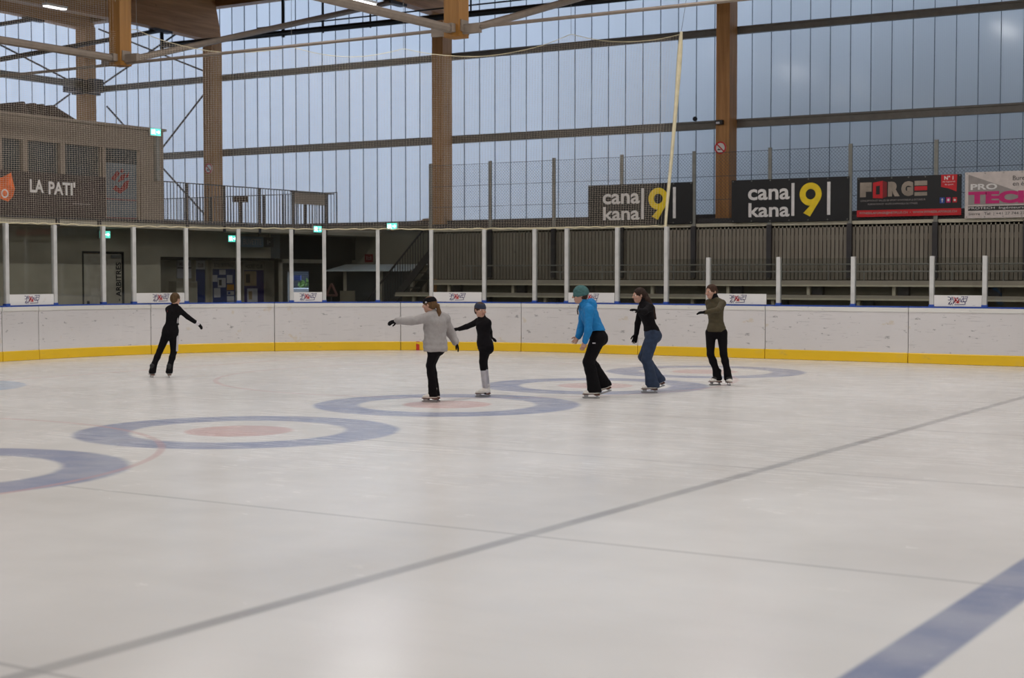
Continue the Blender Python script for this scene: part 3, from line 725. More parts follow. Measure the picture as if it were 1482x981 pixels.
MB().box(-4.66, -4.46, 23.28, 23.40, 5.69, 5.80).build('housing', M['black_steel'], t); B(-4.63, -4.53, 23.27, 23.28, 5.70, 5.75).build('lens', M['paper'], t)
mb = MB(); N = 10; r = 0.065; vs = [(r * math.sin(PI * j / N) * math.cos(2 * PI * i / 12) - 5.51, r * math.sin(PI * j / N) * math.sin(2 * PI * i / 12) + 23.88, 5.93 - r * math.cos(PI * j / N)) for j in range(N + 1) for i in range(12)]
mb.quadlist(vs, [(j * 12 + i, j * 12 + (i + 1) % 12, (j + 1) * 12 + (i + 1) % 12, (j + 1) * 12 + i) for j in range(N) for i in range(12)])
tag(mb.build('rubber_ball', M['black_steel'], None, (-5.51, 23.88, 5.865)), 'small dark ball resting on the lower steel rail left of the column', 'ball')

# ------------------------------------------------------------------ benches in front of the slatted screen
def bench(lab, v0, v1, za, zb, u0, g):
    t = empty('spectator_bench', (0, v0, za - 0.3), lab, 'bench', 'spectator benches')
    B(u0, 13, v0, v1, za + 0.03, zb).build('seat', M['bench'], t)
    B(u0, 13, v0 - 0.02, v0 + 0.03, za, za + 0.035).build('lip', M['bench_lip'], t)
    u = u0 + 0.5; 
    while u < 8:
        B(u, u + 0.07, v0 + 0.06, v0 + 0.13, g, za).build('support', M['bench_lip'], t)
        B(u + 0.09, u + 0.34, v0 + 0.16, v0 + 0.30, g, za).build('block', M['steel'], t); u += 2.0
    B(u0, 13, v0 + 0.30, v0 + 0.34, g, za + 0.03).build('riser', M['riser'], t)
bench('upper grey spectator bench along the slatted screen', 20.05, 20.75, 1.53, 1.665, -11.4, 1.21)
bench('lower grey spectator bench behind the glass', 19.15, 19.85, 1.235, 1.335, -11.9, 0.86)
struct(MB().box(-12.2, 13, 18.5, 21.85, 0, 0.86).box(-12.2, 13, 19.9, 21.85, 0.86, 1.21).build('floor_terrace', M['riser']), 'stepped terrace under the benches')
for lab, v, z, a, b in (('thin grey handrail in front of the slats, upper', 21.25, 2.04, -11.2, 12), ('thin grey handrail above the upper bench', 20.9, 1.87, -8.2, 12)):
    t = empty('handrail', (0, v, z), lab, 'handrail', 'handrails at the benches')
    MB().bar((a, v, z), (b, v, z), 0.02, 6).build('rail', M['galv'], t)
    mb = MB(); u = a + 0.3
    while u < b: mb.bar((u, v, 1.21), (u, v, z), 0.018, 6); u += 2.02
    mb.build('upright', M['galv'], t)

# ------------------------------------------------------------------ end gallery and what stands under it
FU = -16.0
mb = MB().box(EU, FU, -14, WV, 2.95, 3.12)
struct(mb.build('floor_end_gallery', M['concrete']), 'concrete gallery slab at the end of the hall')
struct(B(FU - 0.02, FU + 0.03, -14, GV + 0.05, 3.09, 3.17).build('trim_9', M['steel']), 'dark kerb of the end gallery')
# cladding cabin on the gallery
CV1, CZ = 14.9, 5.46; CB = -21.5
mb = MB()
WN = [(7.2, 8.35), (8.5, 9.85), (9.9, 10.48), (10.62, 11.57), (11.72, 12.87)]
# front wall with window holes: piers and lintels
edges = [-14.0]
for a, b in WN + [(12.98, 14.12)]: edges += [a, b]
edges.append(CV1)
for k in range(0, len(edges), 2): mb.box(FU - 0.2, FU, edges[k], edges[k + 1], 3.12, 4.87)
mb.box(FU - 0.2, FU, -14, CV1, 4.87, CZ - 0.06)
for a, b in WN: mb.box(FU - 0.2, FU, a, b, 3.12, 3.9)
mb.box(CB, FU - 0.2, CV1 - 0.2, CV1, 3.12, CZ - 0.06)
struct(mb.build('wall_cabin', M['render']), 'taupe clad cabin on the end gallery')
struct(B(CB, FU + 0.06, -14, CV1 + 0.06, CZ - 0.06, CZ).build('roof_cabin', M['frame']), 'flat roof edge of the cabin')
k = 3
for a, b in WN + [(12.98, 14.12)]:
    low = 3.9 if b < 13 else 3.14
    struct(B(FU - 0.12, FU - 0.10, a, b, low, 4.87).build('window_%d' % k, M['win'] if b < 13 else M['winlow']), 'dark cabin window'); k += 1
mb = MB()
for v in (11.72, 12.87, 12.98, 14.10): mb.box(FU - 0.14, FU - 0.05, v - 0.03, v + 0.03, 3.14, 4.87)
struct(mb.build('trim_10', M['frame']), 'slim window frames of the cabin')
struct(B(FU - 0.099, FU - 0.085, 13.0, 14.08, 4.52, 4.87).build('trim_11', M['win']), 'dark upper pane band of the cabin door window')
# emblem printed on the pane
t = empty('window_emblem', (FU - 0.09, 13.52, 4.06), 'dark red emblem stuck on the grey cabin window', 'emblem')
o = Vector((FU - 0.098, 13.22, 3.78)); mb = MB()
for pts in ([(.05, .1), (.3, .0), (.55, .15), (.6, .35), (.45, .3), (.3, .12), (.15, .2)], [(.0, .35), (.12, .3), (.3, .5), (.2, .56)], [(.22, .28), (.42, .34), (.5, .52), (.34, .46)], [(.3, .54), (.38, .5), (.44, .58), (.36, .62)], [(.46, .4), (.58, .42), (.6, .56)]):
    poly2(mb, pts, o, EY, NU, 0.004)
mb.build('print', M['redd'], t)
t = empty('window_dots', (FU - 0.09, 13.55, 3.62), 'two rows of red dots on the grey cabin window', 'stickers')
mb = MB()
for z in (3.62, 3.17):
    for i in range(18): mb.quadlist([Vector((FU - 0.094, 13.02 + 0.06 * i + dx, z + dz)) for dx, dz in ((0, 0), (.035, 0), (.035, .035), (0, .035))], [(0, 1, 2, 3)])
mb.build('dot', M['redd'], t)
# cabin banner
e = empty('restaurant_banner', (FU + 0.03, 11.2, 3.14), "dark banner with orange emblem and white lettering under the cabin windows", 'banner')
B(FU + 0.01, FU + 0.03, 7.6, 12.93, 3.14, 4.15).build('sheet', M['banner_m'], e)
o = Vector((FU + 0.03, 0, 0)); n = NU * 0.004
text_mb('LA', o + EY * 10.64 + UP * 3.68, EY, UP, 0.40, 0.30, n, 0.03).build('lettering', M['white'], e)
text_mb("PATI'", o + EY * 11.18 + UP * 3.66, EY, UP, 0.80, 0.31, n, 0.03).build('lettering', M['white'], e)
mb = MB(); rects(M['gprint'], 'small_lettering', e, [(11.9 + .07 * i, 3.46, .05, .022) for i in range(8)], o, EY, NU)
mb = MB()
for pts in ([(9.3, 4.02), (9.55, 3.95), (9.86, 3.98), (10.12, 4.10), (10.16, 3.92), (10.22, 3.74), (10.15, 3.55), (10.02, 3.44), (9.8, 3.5), (9.5, 3.45), (9.25, 3.6)],): poly2(mb, pts, o, EY, NU, 0.003)
mb.build('emblem', M['orange'], e)
mb = MB(); mb.ring((FU + 0.034, 9.93, 3.62), EY, UP, NU * 0.002, 0.07, 0.10, 16); mb.build('emblem_ring', M['white'], e)
# brackets under the slab, downpipe, sloping boards on the cabin roof
for i, v in enumerate((11.44, 12.72)):
    tag(B(FU + 0.0, FU + 0.06, v - 0.04, v + 0.04, 2.93, 3.12).build('steel_bracket', M['steel'], None, (FU, v, 2.95)), ('small dark bracket on the slab edge, left of the exit sign', 'small dark bracket on the slab edge, right of the exit sign')[i], 'bracket')
t = empty('downpipe', (FU + 0.06, 14.62, 4.3), 'pale vertical downpipe under the exit sign on the cabin', 'pipe')
MB().box(FU, FU + 0.10, 14.56, 14.67, 4.15, 5.24).build('pipe', M['galv'], t)
for i, v in enumerate((10.62, 10.95, 11.18, 11.46)):
    lab = 'dark brown sloping board on the cabin roof, %s of four from the left' % ORDS[i]
    mb = MB().prism([(0, 0), (0.04, 0.30), (0.10, 0.30), (0.85 if i == 3 else 0.27, 0.0)], (FU - 1.1, v, CZ), EY, UP, EX * 0.9)
    tag(mb.build('sloping_board', M['brown'], None, (FU - 0.7, v, CZ)), lab, 'board', 'sloping boards on the cabin roof')

# railing of the end gallery: posts, balusters, handrail; a second one runs back along the wall
def railing(lab, p, q, z0, h, posts, skip=0.115, name='gallery_railing'):
    p, q = Vector(p), Vector(q); d = q - p; L = d.length; d.normalize()
    t = empty(name, (p + q) / 2 + UP * z0, lab, 'railing', 'gallery railings')
    mb = MB(); mb.obox((p + q) / 2 + UP * (z0 + h), d * (L / 2), d.cross(UP) * 0.025, UP * 0.012); mb.build('handrail', M['steel'], t)
    MB().obox((p + q) / 2 + UP * (z0 + 0.07), d * (L / 2), d.cross(UP) * 0.02, UP * 0.012).build('bottom_rail', M['steel'], t)
    mb = MB(); n = int(L / skip)
    for i in range(n + 1):
        c = p + d * (i * L / n); mb.bar(c + UP * (z0 + 0.07), c + UP * (z0 + h), 0.011, 5)
    mb.build('baluster', M['steel'], t)
    for s in posts:
        c = p + d * s; MB().obox(c + UP * (z0 + h / 2 - 0.1), d * 0.045, d.cross(UP) * 0.02, UP * (h / 2 + 0.1)).build('post', M['steel'], t)
    return t
t = railing('dark steel railing along the front of the end gallery', (FU, CV1, 0), (FU, 21.42, 0), 3.12, 1.03, [0.82, 2.2, 3.6, 5.0, 6.45])
B(FU - 0.03, FU + 0.01, 19.92, 21.4, 3.79, 4.11).build('solid_panel', M['frame'], t)
B(FU - 0.10, FU + 0.08, 19.88, 21.62, 4.12, 4.145).build('cover_plate', M['steel'], t)
railing('dark steel railing along the back of the end gallery near the wall', (-24.5, 22.0, 0), (FU - 0.1, 22.0, 0), 3.12, 1.08, [1.2, 3.4, 5.6, 7.2])
t = empty('post_box', (FU - 0.25, 17.98, 3.12), 'small dark box on a stand behind the gallery railing', 'box')
B(FU - 0.35, FU - 0.10, 17.80, 18.16, 3.76, 3.92).build('box', M['brown'], t); B(FU - 0.25, FU - 0.2, 17.92, 18.02, 3.12, 3.76).build('stand', M['steel'], t)
for i, (a, b, z, v) in enumerate(((-14.45, -13.75, 3.40, 23.78), (-14.2, -13.55, 3.445, 23.72))):
    mb = MB().obox(((a + b) / 2, v, z), ((b - a) / 2, 0, 0.015), (0, 0.1, 0), (0, 0, 0.02))
    tag(mb.build('wooden_plank', M['plank'], None, ((a + b) / 2, v, z)), ('short raw plank lying on the sill left of the column, lower', 'short raw plank lying on the sill left of the column, upper')[i], 'plank')
struct(B(-15.6, -12.5, 23.6, WV, 3.25, 3.38).build('trim_12', M['steel']), 'dark ledge under the panels')

# walls under the end gallery
LU = -17.0; NUW = -18.0
mb = MB().box(LU - 0.2, LU, -14, 13.10, 0, 2.95).box(LU - 0.2, LU, 14.47, 15.76, 0, 2.95).box(LU - 0.2, LU, 13.10, 14.47, 2.38, 2.95)
mb.box(LU - 0.2, LU, 15.76, 20.1, 2.27, 2.95).box(NUW - 0.2, NUW, 15.76, 21.4, 0, 2.27).box(NUW, LU - 0.2, 15.56, 15.76, 0, 2.95)
struct(mb.build('wall_left', M['concrete']), 'grey wall under the end gallery')
struct(B(NUW, LU - 0.2, 15.76, 20.5, 2.20, 2.27).build('trim_13', M['door_dark']), 'dark lintel over the notice boards')
struct(B(LU - 0.1, LU, 20.1, 20.5, 2.27, 2.95).build('trim_14', M['winlow']), 'blue-grey panel above the mesh gate')
mb = MB().box(LU - 0.12, LU, 20.5, 24.0, 2.25, 2.95).box(LU - 0.2, LU - 0.12, 22.6, 24.0, 0, 2.25)  # black sheet beside the gate stands in for an unlit opening
struct(mb.build('wall_unlit_opening', M['black']), 'black panel above the mesh gate, black sheet for the unlit opening beside it')
# referees' door
t = empty('referee_door', (LU, 13.78, 0), 'grey door lettered ARBITRES in the wall under the end gallery', 'door')
B(LU - 0.12, LU - 0.02, 13.17, 14.42, 0, 2.32).build('leaf', M['door'], t)
MB().box(LU - 0.1, LU + 0.015, 13.10, 13.14, 0, 2.38).box(LU - 0.1, LU + 0.015, 14.44, 14.47, 0, 2.38).box(LU - 0.1, LU + 0.015, 13.10, 14.47, 2.34, 2.38).build('door_frame', M['door_dark'], t)
B(LU - 0.02, LU + 0.03, 14.05, 14.38, 2.22, 2.29).build('door_closer', M['galv'], t)
text_mb('- ARBITRES', Vector((LU - 0.016, 14.395, 1.13)), UP, -EY, 0.98, 0.18, NU * 0.002, 0.02).build('lettering', M['kprint'], t)
B(LU - 0.02, LU + 0.03, 13.26, 13.30, 1.0, 1.15).build('handle', M['steel'], t)
# notice boards
def notice(lab, v0, v1, z1, head, felt, headmat='galv'):
    t = empty('notice_board', (NUW, (v0 + v1) / 2, 0.85), lab, 'notice board', 'notice boards')
    B(NUW, NUW + 0.06, v0, v1, 0.85, z1 - 0.24).build('felt', felt, t)
    MB().box(NUW, NUW + 0.09, v0 - 0.05, v0, 0.80, z1).box(NUW, NUW + 0.09, v1, v1 + 0.05, 0.80, z1).box(NUW, NUW + 0.09, v0, v1, 0.80, 0.85).build('frame', M['door'], t)
    B(NUW, NUW + 0.08, v0, v1, z1 - 0.24, z1).build('header', M['paper'] if headmat == 'paper' else M['door'], t)
    if head: text_mb(head, Vector((NUW + 0.08, v0 + 0.08, z1 - 0.19)), EY, UP, v1 - v0 - 0.16, 0.12, NU * 0.004, 0.01).build('lettering', M['dprint'], t)
notice('narrow dark blue notice board headed CLUB, right of the grey locker', 18.02, 18.40, 2.19, 'CLUB', M['board_blue'], 'paper')
notice('blue notice board with several sheets, headed ECOLE DE PATINAGE', 18.68, 19.64, 2.20, 'ECOLE DE PATINAGE', M['board_blue'])
notice('notice board with two beige posters, right of the one with many sheets', 19.98, 20.86, 2.17, 'HOCKEY CLUB', M['indigo'])
def sheetp(lab, v0, v1, z0, z1, mat, strip=None, d=0.064):
    t = empty('notice_sheet', (NUW + d, (v0 + v1) / 2, z0), lab, 'sheet of paper', 'sheets pinned to the notice boards')
    B(NUW + d - 0.003, NUW + d, v0, v1, z0, z1).build('paper', mat, t)
    if strip: rects(strip, 'print', t, [(v0 + .12 * (v1 - v0), z0 + .2 * (z1 - z0), .35 * (v1 - v0), .6 * (z1 - z0))], Vector((NUW + d, 0, 0)), EY, NU, 0.002)
sheetp('white sheet at the top of the blue notice board', 18.98, 19.24, 1.80, 1.94, M['paper'])
sheetp('white sheet at the upper left of the blue notice board', 18.70, 18.90, 1.60, 1.79, M['paper'])
sheetp('white sheet with a dark picture in the middle of the blue notice board', 18.92, 19.24, 1.44, 1.71, M['paper'], M['dprint'])
sheetp('white sheet at the upper right of the blue notice board', 19.29, 19.52, 1.56, 1.79, M['paper'])
sheetp('orange sheet at the right of the blue notice board', 19.29, 19.58, 1.36, 1.52, M['paper_o'])
sheetp('blue-striped sheet under the orange one', 19.29, 19.58, 1.22, 1.33, M['paper'], M['bprint'])
sheetp('white sheet low at the right of the blue notice board', 19.29, 19.58, 1.05, 1.19, M['paper'])
sheetp('red-lined sheet at the bottom of the blue notice board', 19.29, 19.58, 0.90, 1.03, M['paper'], M['sign_red'])
sheetp('white sheet at the lower left of the blue notice board', 18.76, 19.02, 1.16, 1.42, M['paper'])
sheetp('beige poster, upper of two on the right notice board', 20.02, 20.54, 1.48, 1.90, M['paper_b'], M['brown'])
sheetp('pale poster, lower of two on the right notice board', 20.14, 20.58, 1.00, 1.40, M['paper'], M['paper_b'])
t = empty('metal_locker', (NUW + 0.2, 17.35, 0), 'grey cabinet left of the notice boards', 'cabinet')
B(NUW + 0.02, NUW + 0.3, 17.05, 17.85, 0, 1.62).build('body', M['door'], t); B(NUW + 0.3, NUW + 0.31, 17.09, 17.81, 0.05, 1.58).build('door', M['concrete'], t)
t = empty('notice_sign', (NUW + 0.01, 17.62, 1.72), 'white sign with a header above the grey cabinet', 'sign')
B(NUW + 0.0, NUW + 0.03, 17.36, 17.90, 1.70, 2.20).build('panel', M['paper'], t); B(NUW + 0.03, NUW + 0.035, 17.36, 17.90, 1.97, 2.0).build('line', M['dprint'], t)
text_mb('HOCKEY', Vector((NUW + 0.03, 17.44, 2.04)), EY, UP, 0.38, 0.10, NU * 0.004, 0.01).build('lettering', M['dprint'], t)
# hanging signs under the slab
t = empty('snack_bar_sign', (-16.6, 18.8, 2.55), 'dark blue hanging sign lettered BUVETTE under the end gallery', 'sign')
B(-16.63, -16.6, 18.22, 19.33, 2.56, 2.86).build('panel', pm('slate_blue_reflection', lin(92, 112, 128), 0.6), t)  # blue lightened to carry the reflection of the glass in front
text_mb('BUVETTE', Vector((-16.6, 18.50, 2.63)), EY, UP, 0.75, 0.16, NU * 0.004, 0.01).build('lettering', M['gprint'], t)
MB().bar((-16.61, 18.4, 2.86), (-16.61, 18.4, 2.95), 0.01, 5).bar((-16.61, 19.15, 2.86), (-16.61, 19.15, 2.95), 0.01, 5).build('hanger', M['steel'], t)
t = empty('pictogram_sign', (-16.6, 19.56, 2.56), 'small black hanging sign right of the blue one', 'sign')
B(-16.63, -16.6, 19.36, 19.76, 2.57, 2.85).build('panel', M['black'], t)
rects(M['gprint'], 'pictogram', t, [(19.5, 2.64, .03, .13), (19.56, 2.7, .06, .03)], Vector((-16.6, 0, 0)), EY, NU)
MB().bar((-16.61, 19.56, 2.85), (-16.61, 19.56, 2.95), 0.01, 5).build('hanger', M['steel'], t)
# wire mesh gate in the passage
t = empty('mesh_gate', (LU - 0.05, 21.5, 0), 'wire mesh gate across the dark passage with the bright doorway', 'gate')
GA, GB = 20.52, 22.55
MB().box(LU - 0.08, LU - 0.0, GA, GA + 0.09, 0, 2.25).box(LU - 0.08, LU - 0.0, GB - 0.09, GB, 0, 2.25).box(LU - 0.08, LU, GA, GB, 2.14, 2.25).build('gate_frame', M['door'], t)
mb = MB(); v = GA + 0.09
while v < GB - 0.09: mb.bar((LU - 0.04, v, 0.05), (LU - 0.04, v, 2.15), 0.0035, 3, cap=False); v += 0.055
z = 0.1
while z < 2.15: mb.bar((LU - 0.04, GA + 0.09, z), (LU - 0.04, GB - 0.09, z), 0.0035, 3, cap=False); z += 0.055
mb.build('wire_grid', M['galv'], t)

# emergency exit signs
def exit_sign(lab, c, ux, n, w=0.34, h=0.17):
    c = Vector(c); t = empty('exit_sign', c, lab, 'exit sign', 'green emergency exit signs')
    MB().obox(c, ux * (w / 2 + 0.012), n * 0.03, UP * (h / 2 + 0.012)).build('housing', M['lamp_body'], t)
    MB().obox(c + n * 0.032, ux * (w / 2), n * 0.003, UP * (h / 2)).build('green_panel', M['exit_g'], t)
    mb = MB(); o = c + n * 0.037
    def pl(pts): poly2(mb, [(a * w, b * h) for a, b in pts], o, ux, n, 0.001)
    pl([(-.42, -.3), (-.30, -.3), (-.30, .3), (-.42, .3)])                                         # doorway
    pl([(-.20, .38), (-.12, .38), (-.12, .24), (-.20, .24)])                                       # head
    pl([(-.26, .2), (-.06, .2), (-.10, -.05), (-.02, -.34), (-.09, -.36), (-.16, -.08), (-.28, -.32), (-.33, -.26), (-.22, -.02)])   # running body
    pl([(.05, -.07), (.26, -.07), (.26, -.25), (.44, 0), (.26, .25), (.26, .07), (.05, .07)])      # arrow
    mb.build('pictogram', M['exit_w'], t)
exit_sign('lit green exit sign at the top right corner of the taupe cabin', (FU + 0.05, 14.56, 5.36), EY, NU)
exit_sign('lit green exit sign above the door lettered ARBITRES', (LU + 0.06, 13.77, 2.80), EY, NU)
exit_sign('lit green exit sign left of the blue hanging sign', (LU + 0.06, 18.42, 2.79), EY, NU)
exit_sign('lit green exit sign below the end of the gallery railing', (FU + 0.06, 20.87, 3.10), EY, NU)
exit_sign('lit green exit sign at the top of the stairs corner', (-13.72, 21.5, 3.16), EX, NV)
t = empty('sign_arm', (-13.72, 21.53, 3.25), 'steel arm carrying the exit sign over the stairs', 'bracket')
MB().bar((-13.72, 21.53, 3.2), (-13.72, 23.9, 3.36), 0.02, 5).build('arm', M['steel'], t)
t = empty('hydrant_sign', (-16.47, WV - 0.01, 2.19), 'small red fire sign on the grey wall left of the stairs', 'sign')
B(-16.62, -16.32, WV - 0.015, WV, 2.18, 2.43).build('panel', M['redd'], t)
rects(M['gprint'], 'pictogram', t, [(-16.55, 2.25, .03, .12), (-16.48, 2.25, .05, .03), (-16.48, 2.31, .05, .03), (-16.40, 2.25, .03, .12)], Vector((0, WV - 0.015, 0)), EX, NV)

# stairs up to the side gallery
t = empty('steel_stairs', (-13.5, 22.1, 0), 'steel stairs with slatted railing climbing to the side gallery', 'stairs')
sa, sb = Vector((-14.75, 0, 0.05)), Vector((-11.95, 0, 2.98))
for v in (21.62, 22.3):
    d = (sb - sa).normalized(); q = Vector((-d.z, 0, d.x))
    MB().obox((sa + sb) / 2 + EY * v, d * ((sb - sa).length / 2), EY * 0.02, q * 0.10).build('stringer', M['steel'], t)
for i in range(14):
    c = sa + (sb - sa) * ((i + 0.5) / 14); B(c.x - 0.13, c.x + 0.13, 21.62, 22.3, c.z, c.z + 0.04).build('tread', M['galv'], t)
r = MB().bar((-14.95, 21.62, 0.85), (-12.75, 21.62, 3.05), 0.028, 6); r.bar((-14.95, 21.62, 0.85), (-14.95, 21.62, 0.0), 0.025, 6); r.build('handrail', M['steel'], t)
mb = MB()
for i in range(24):
    u = -14.8 + 2.05 * i / 23; za = 0.05 + (u + 14.75) / 2.8 * 2.93; zb = 0.85 + (u + 14.95) / 2.2 * 2.2
    mb.bar((u, 21.62, max(0, za)), (u, 21.62, zb), 0.011, 4)
mb.build('baluster', M['steel'], t)

# timekeepers' booth in the corner
t = empty('glazed_booth', (-15.3, 22.9, 0), 'small dark glazed booth with a pale sheet roof behind the glass', 'booth')
KU0, KU1, KF, KBk = -16.35, -13.9, 22.7, 23.3
MB().prism([(KF - 0.3, 1.90), (KF - 0.3, 1.935), (KBk + 0.05, 2.11), (KBk + 0.05, 2.075)], (KU0 - 0.5, 0, 0), EY, UP, EX * (KU1 - KU0 + 0.6)).build('roof', M['roof_kiosk'], t)
for u in (KU0, -15.0, KU1):
    for v in (KF, KBk): B(u - 0.05, u + 0.05, v - 0.05, v + 0.05, 0, 1.93 + (0.14 if v > 23 else 0)).build('post', M['door'], t)
MB().box(KU0, KU1, KF - 0.01, KF + 0.01, 1.0, 1.9).build('glazing', M['win'], t)
MB().box(KU0 - 0.01, KU0 + 0.01, KF, KBk, 1.0, 1.9).build('glazing', M['win'], t)
MB().box(KU0, KU1, KF - 0.02, KF + 0.02, 0, 1.0).box(KU0 - 0.02, KU0 + 0.02, KF, KBk, 0, 1.0).build('lower_panel', M['riser'], t)
# chairs and warning triangle in front of it
def chair(lab, c, rz):
    t = empty('plastic_chair', c, lab, 'chair'); c = Vector(c); R = Matrix.Rotation(rz, 3, 'Z'); ax, ay = R @ EX, R @ EY
    MB().obox(c + UP * 0.78, ax * 0.24, ay * 0.22, UP * 0.02).build('seat', M['riser'], t)
    MB().obox(c + ay * 0.24 + UP * 1.10, ax * 0.23, ay * 0.02, UP * 0.24).build('backrest', M['riser'], t)
    for i in (-1, 1):
        for j in (-1, 1): MB().bar(c + ax * 0.2 * i + ay * 0.18 * j, c + ax * 0.18 * i + ay * 0.17 * j + UP * 0.77, 0.016, 5).build('leg', M['galv'], t)
        MB().tube([c + ax * 0.25 * i - ay * 0.2 + UP * 0.98, c + ax * 0.25 * i + ay * 0.22 + UP * 1.02], 0.018, 5).build('armrest', M['bench_lip'], t)
chair('pale tall chair standing in front of the booth', (-15.25, 21.55, 0), PI + 0.25)
t = empty('warning_triangle', (-15.9, 21.45, 0), 'dull red warning triangle on a stand left of the booth', 'triangle')
mb = MB(); o = Vector((-15.88, 21.45, 1.2)); up = [(-.2, 0), (.2, 0), (0, .34)]
for a, b in ((0, 1), (1, 2), (2, 0)):
    p, q = [o + EX * up[k][0] + UP * up[k][1] for k in (a, b)]; mb.bar(p, q, 0.035, 5)
mb.build('triangle', pm('dull_red', lin(120, 84, 80), 0.7), t); MB().bar((-15.88, 21.45, 0), (-15.88, 21.45, 1.22), 0.02, 5).build('stand', M['steel'], t)

# ------------------------------------------------------------------ lamps
def lamp(lab, c, L=1.2, along=EY, e=0, drop=None):
    c = Vector(c); t = empty('strip_light', c, lab, 'ceiling light', 'strip lights under the roof')
    a = along; b = Vector((-a.y, a.x, 0))
    MB().obox(c + UP * 0.03, a * (L / 2), b * 0.075, UP * 0.03).build('housing', M['lamp_body'], t)
    MB().obox(c - UP * 0.012, a * (L / 2 - 0.02), b * 0.06, UP * 0.012).build('diffuser', M['lamp'], t)
    mb = MB()
    for s in (-0.4, 0.4): mb.bar(c + a * (L * s) + UP * 0.06, c + a * (L * s) + UP * (11.3 - c.z), 0.006, 4)
    mb.build('suspension', M['steel'], t)
lamp('left of two lit strip lights near the top left corner', (-17.2, 11.3, 8.37), 0.6)
lamp('right of two lit strip lights near the top left corner', (-17.2, 12.52, 8.27), 0.66)
lamp('lit strip light under the roof left of the right hanging post', (-10.7, 16.25, 8.36), 0.95)
def area(u, v, z, sx, sy, power, col=(1.0, 0.975, 0.955)):
    l = bpy.data.lights.new('roof_lamp', 'AREA'); l.shape = 'RECTANGLE'; l.size = sx; l.size_y = sy; l.energy = power; l.color = col
    o = bpy.data.objects.new('roof_lamp', l); C.objects.link(o); o.location = (u, v, z); return o
LPOW = 180
for u in (-9, 0, 9, 18):
    for v in (-9.5, -3.5, 2.5, 8.5, 14.0): area(u, v, 9.2, 0.3, 2.4, LPOW)

# overcast daylight outside
w = bpy.data.worlds.new('overcast'); sc.world = w; w.use_nodes = True; nt = w.node_tree; bg = nt.nodes['Background']
N = NX(nt); tc = nt.nodes.new('ShaderNodeTexCoord'); sp = nt.nodes.new('ShaderNodeSeparateXYZ'); nt.links.new(tc.outputs['Generated'], sp.inputs[0])
cl = N.noise(tc.outputs['Generated'], 2.5, 4)
skyc = N.mix(N.step(sp.outputs[2], 0.25, 0.5), (0.74, 0.86, 1.12, 1), (0.86, 1.0, 1.36, 1))
skyc = N.mix(N.m('MULTIPLY', cl, 0.25), skyc, (1.0, 1.05, 1.15, 1))
nt.links.new(skyc, bg.inputs['Color']); bg.inputs["Strength"].default_value = 3.2
sc.view_settings.view_transform = 'Standard'; sc.view_settings.look = 'None'; sc.view_settings.gamma = 1.0; sc.view_settings.exposure = 0.0
sc.view_settings.use_curve_mapping = False

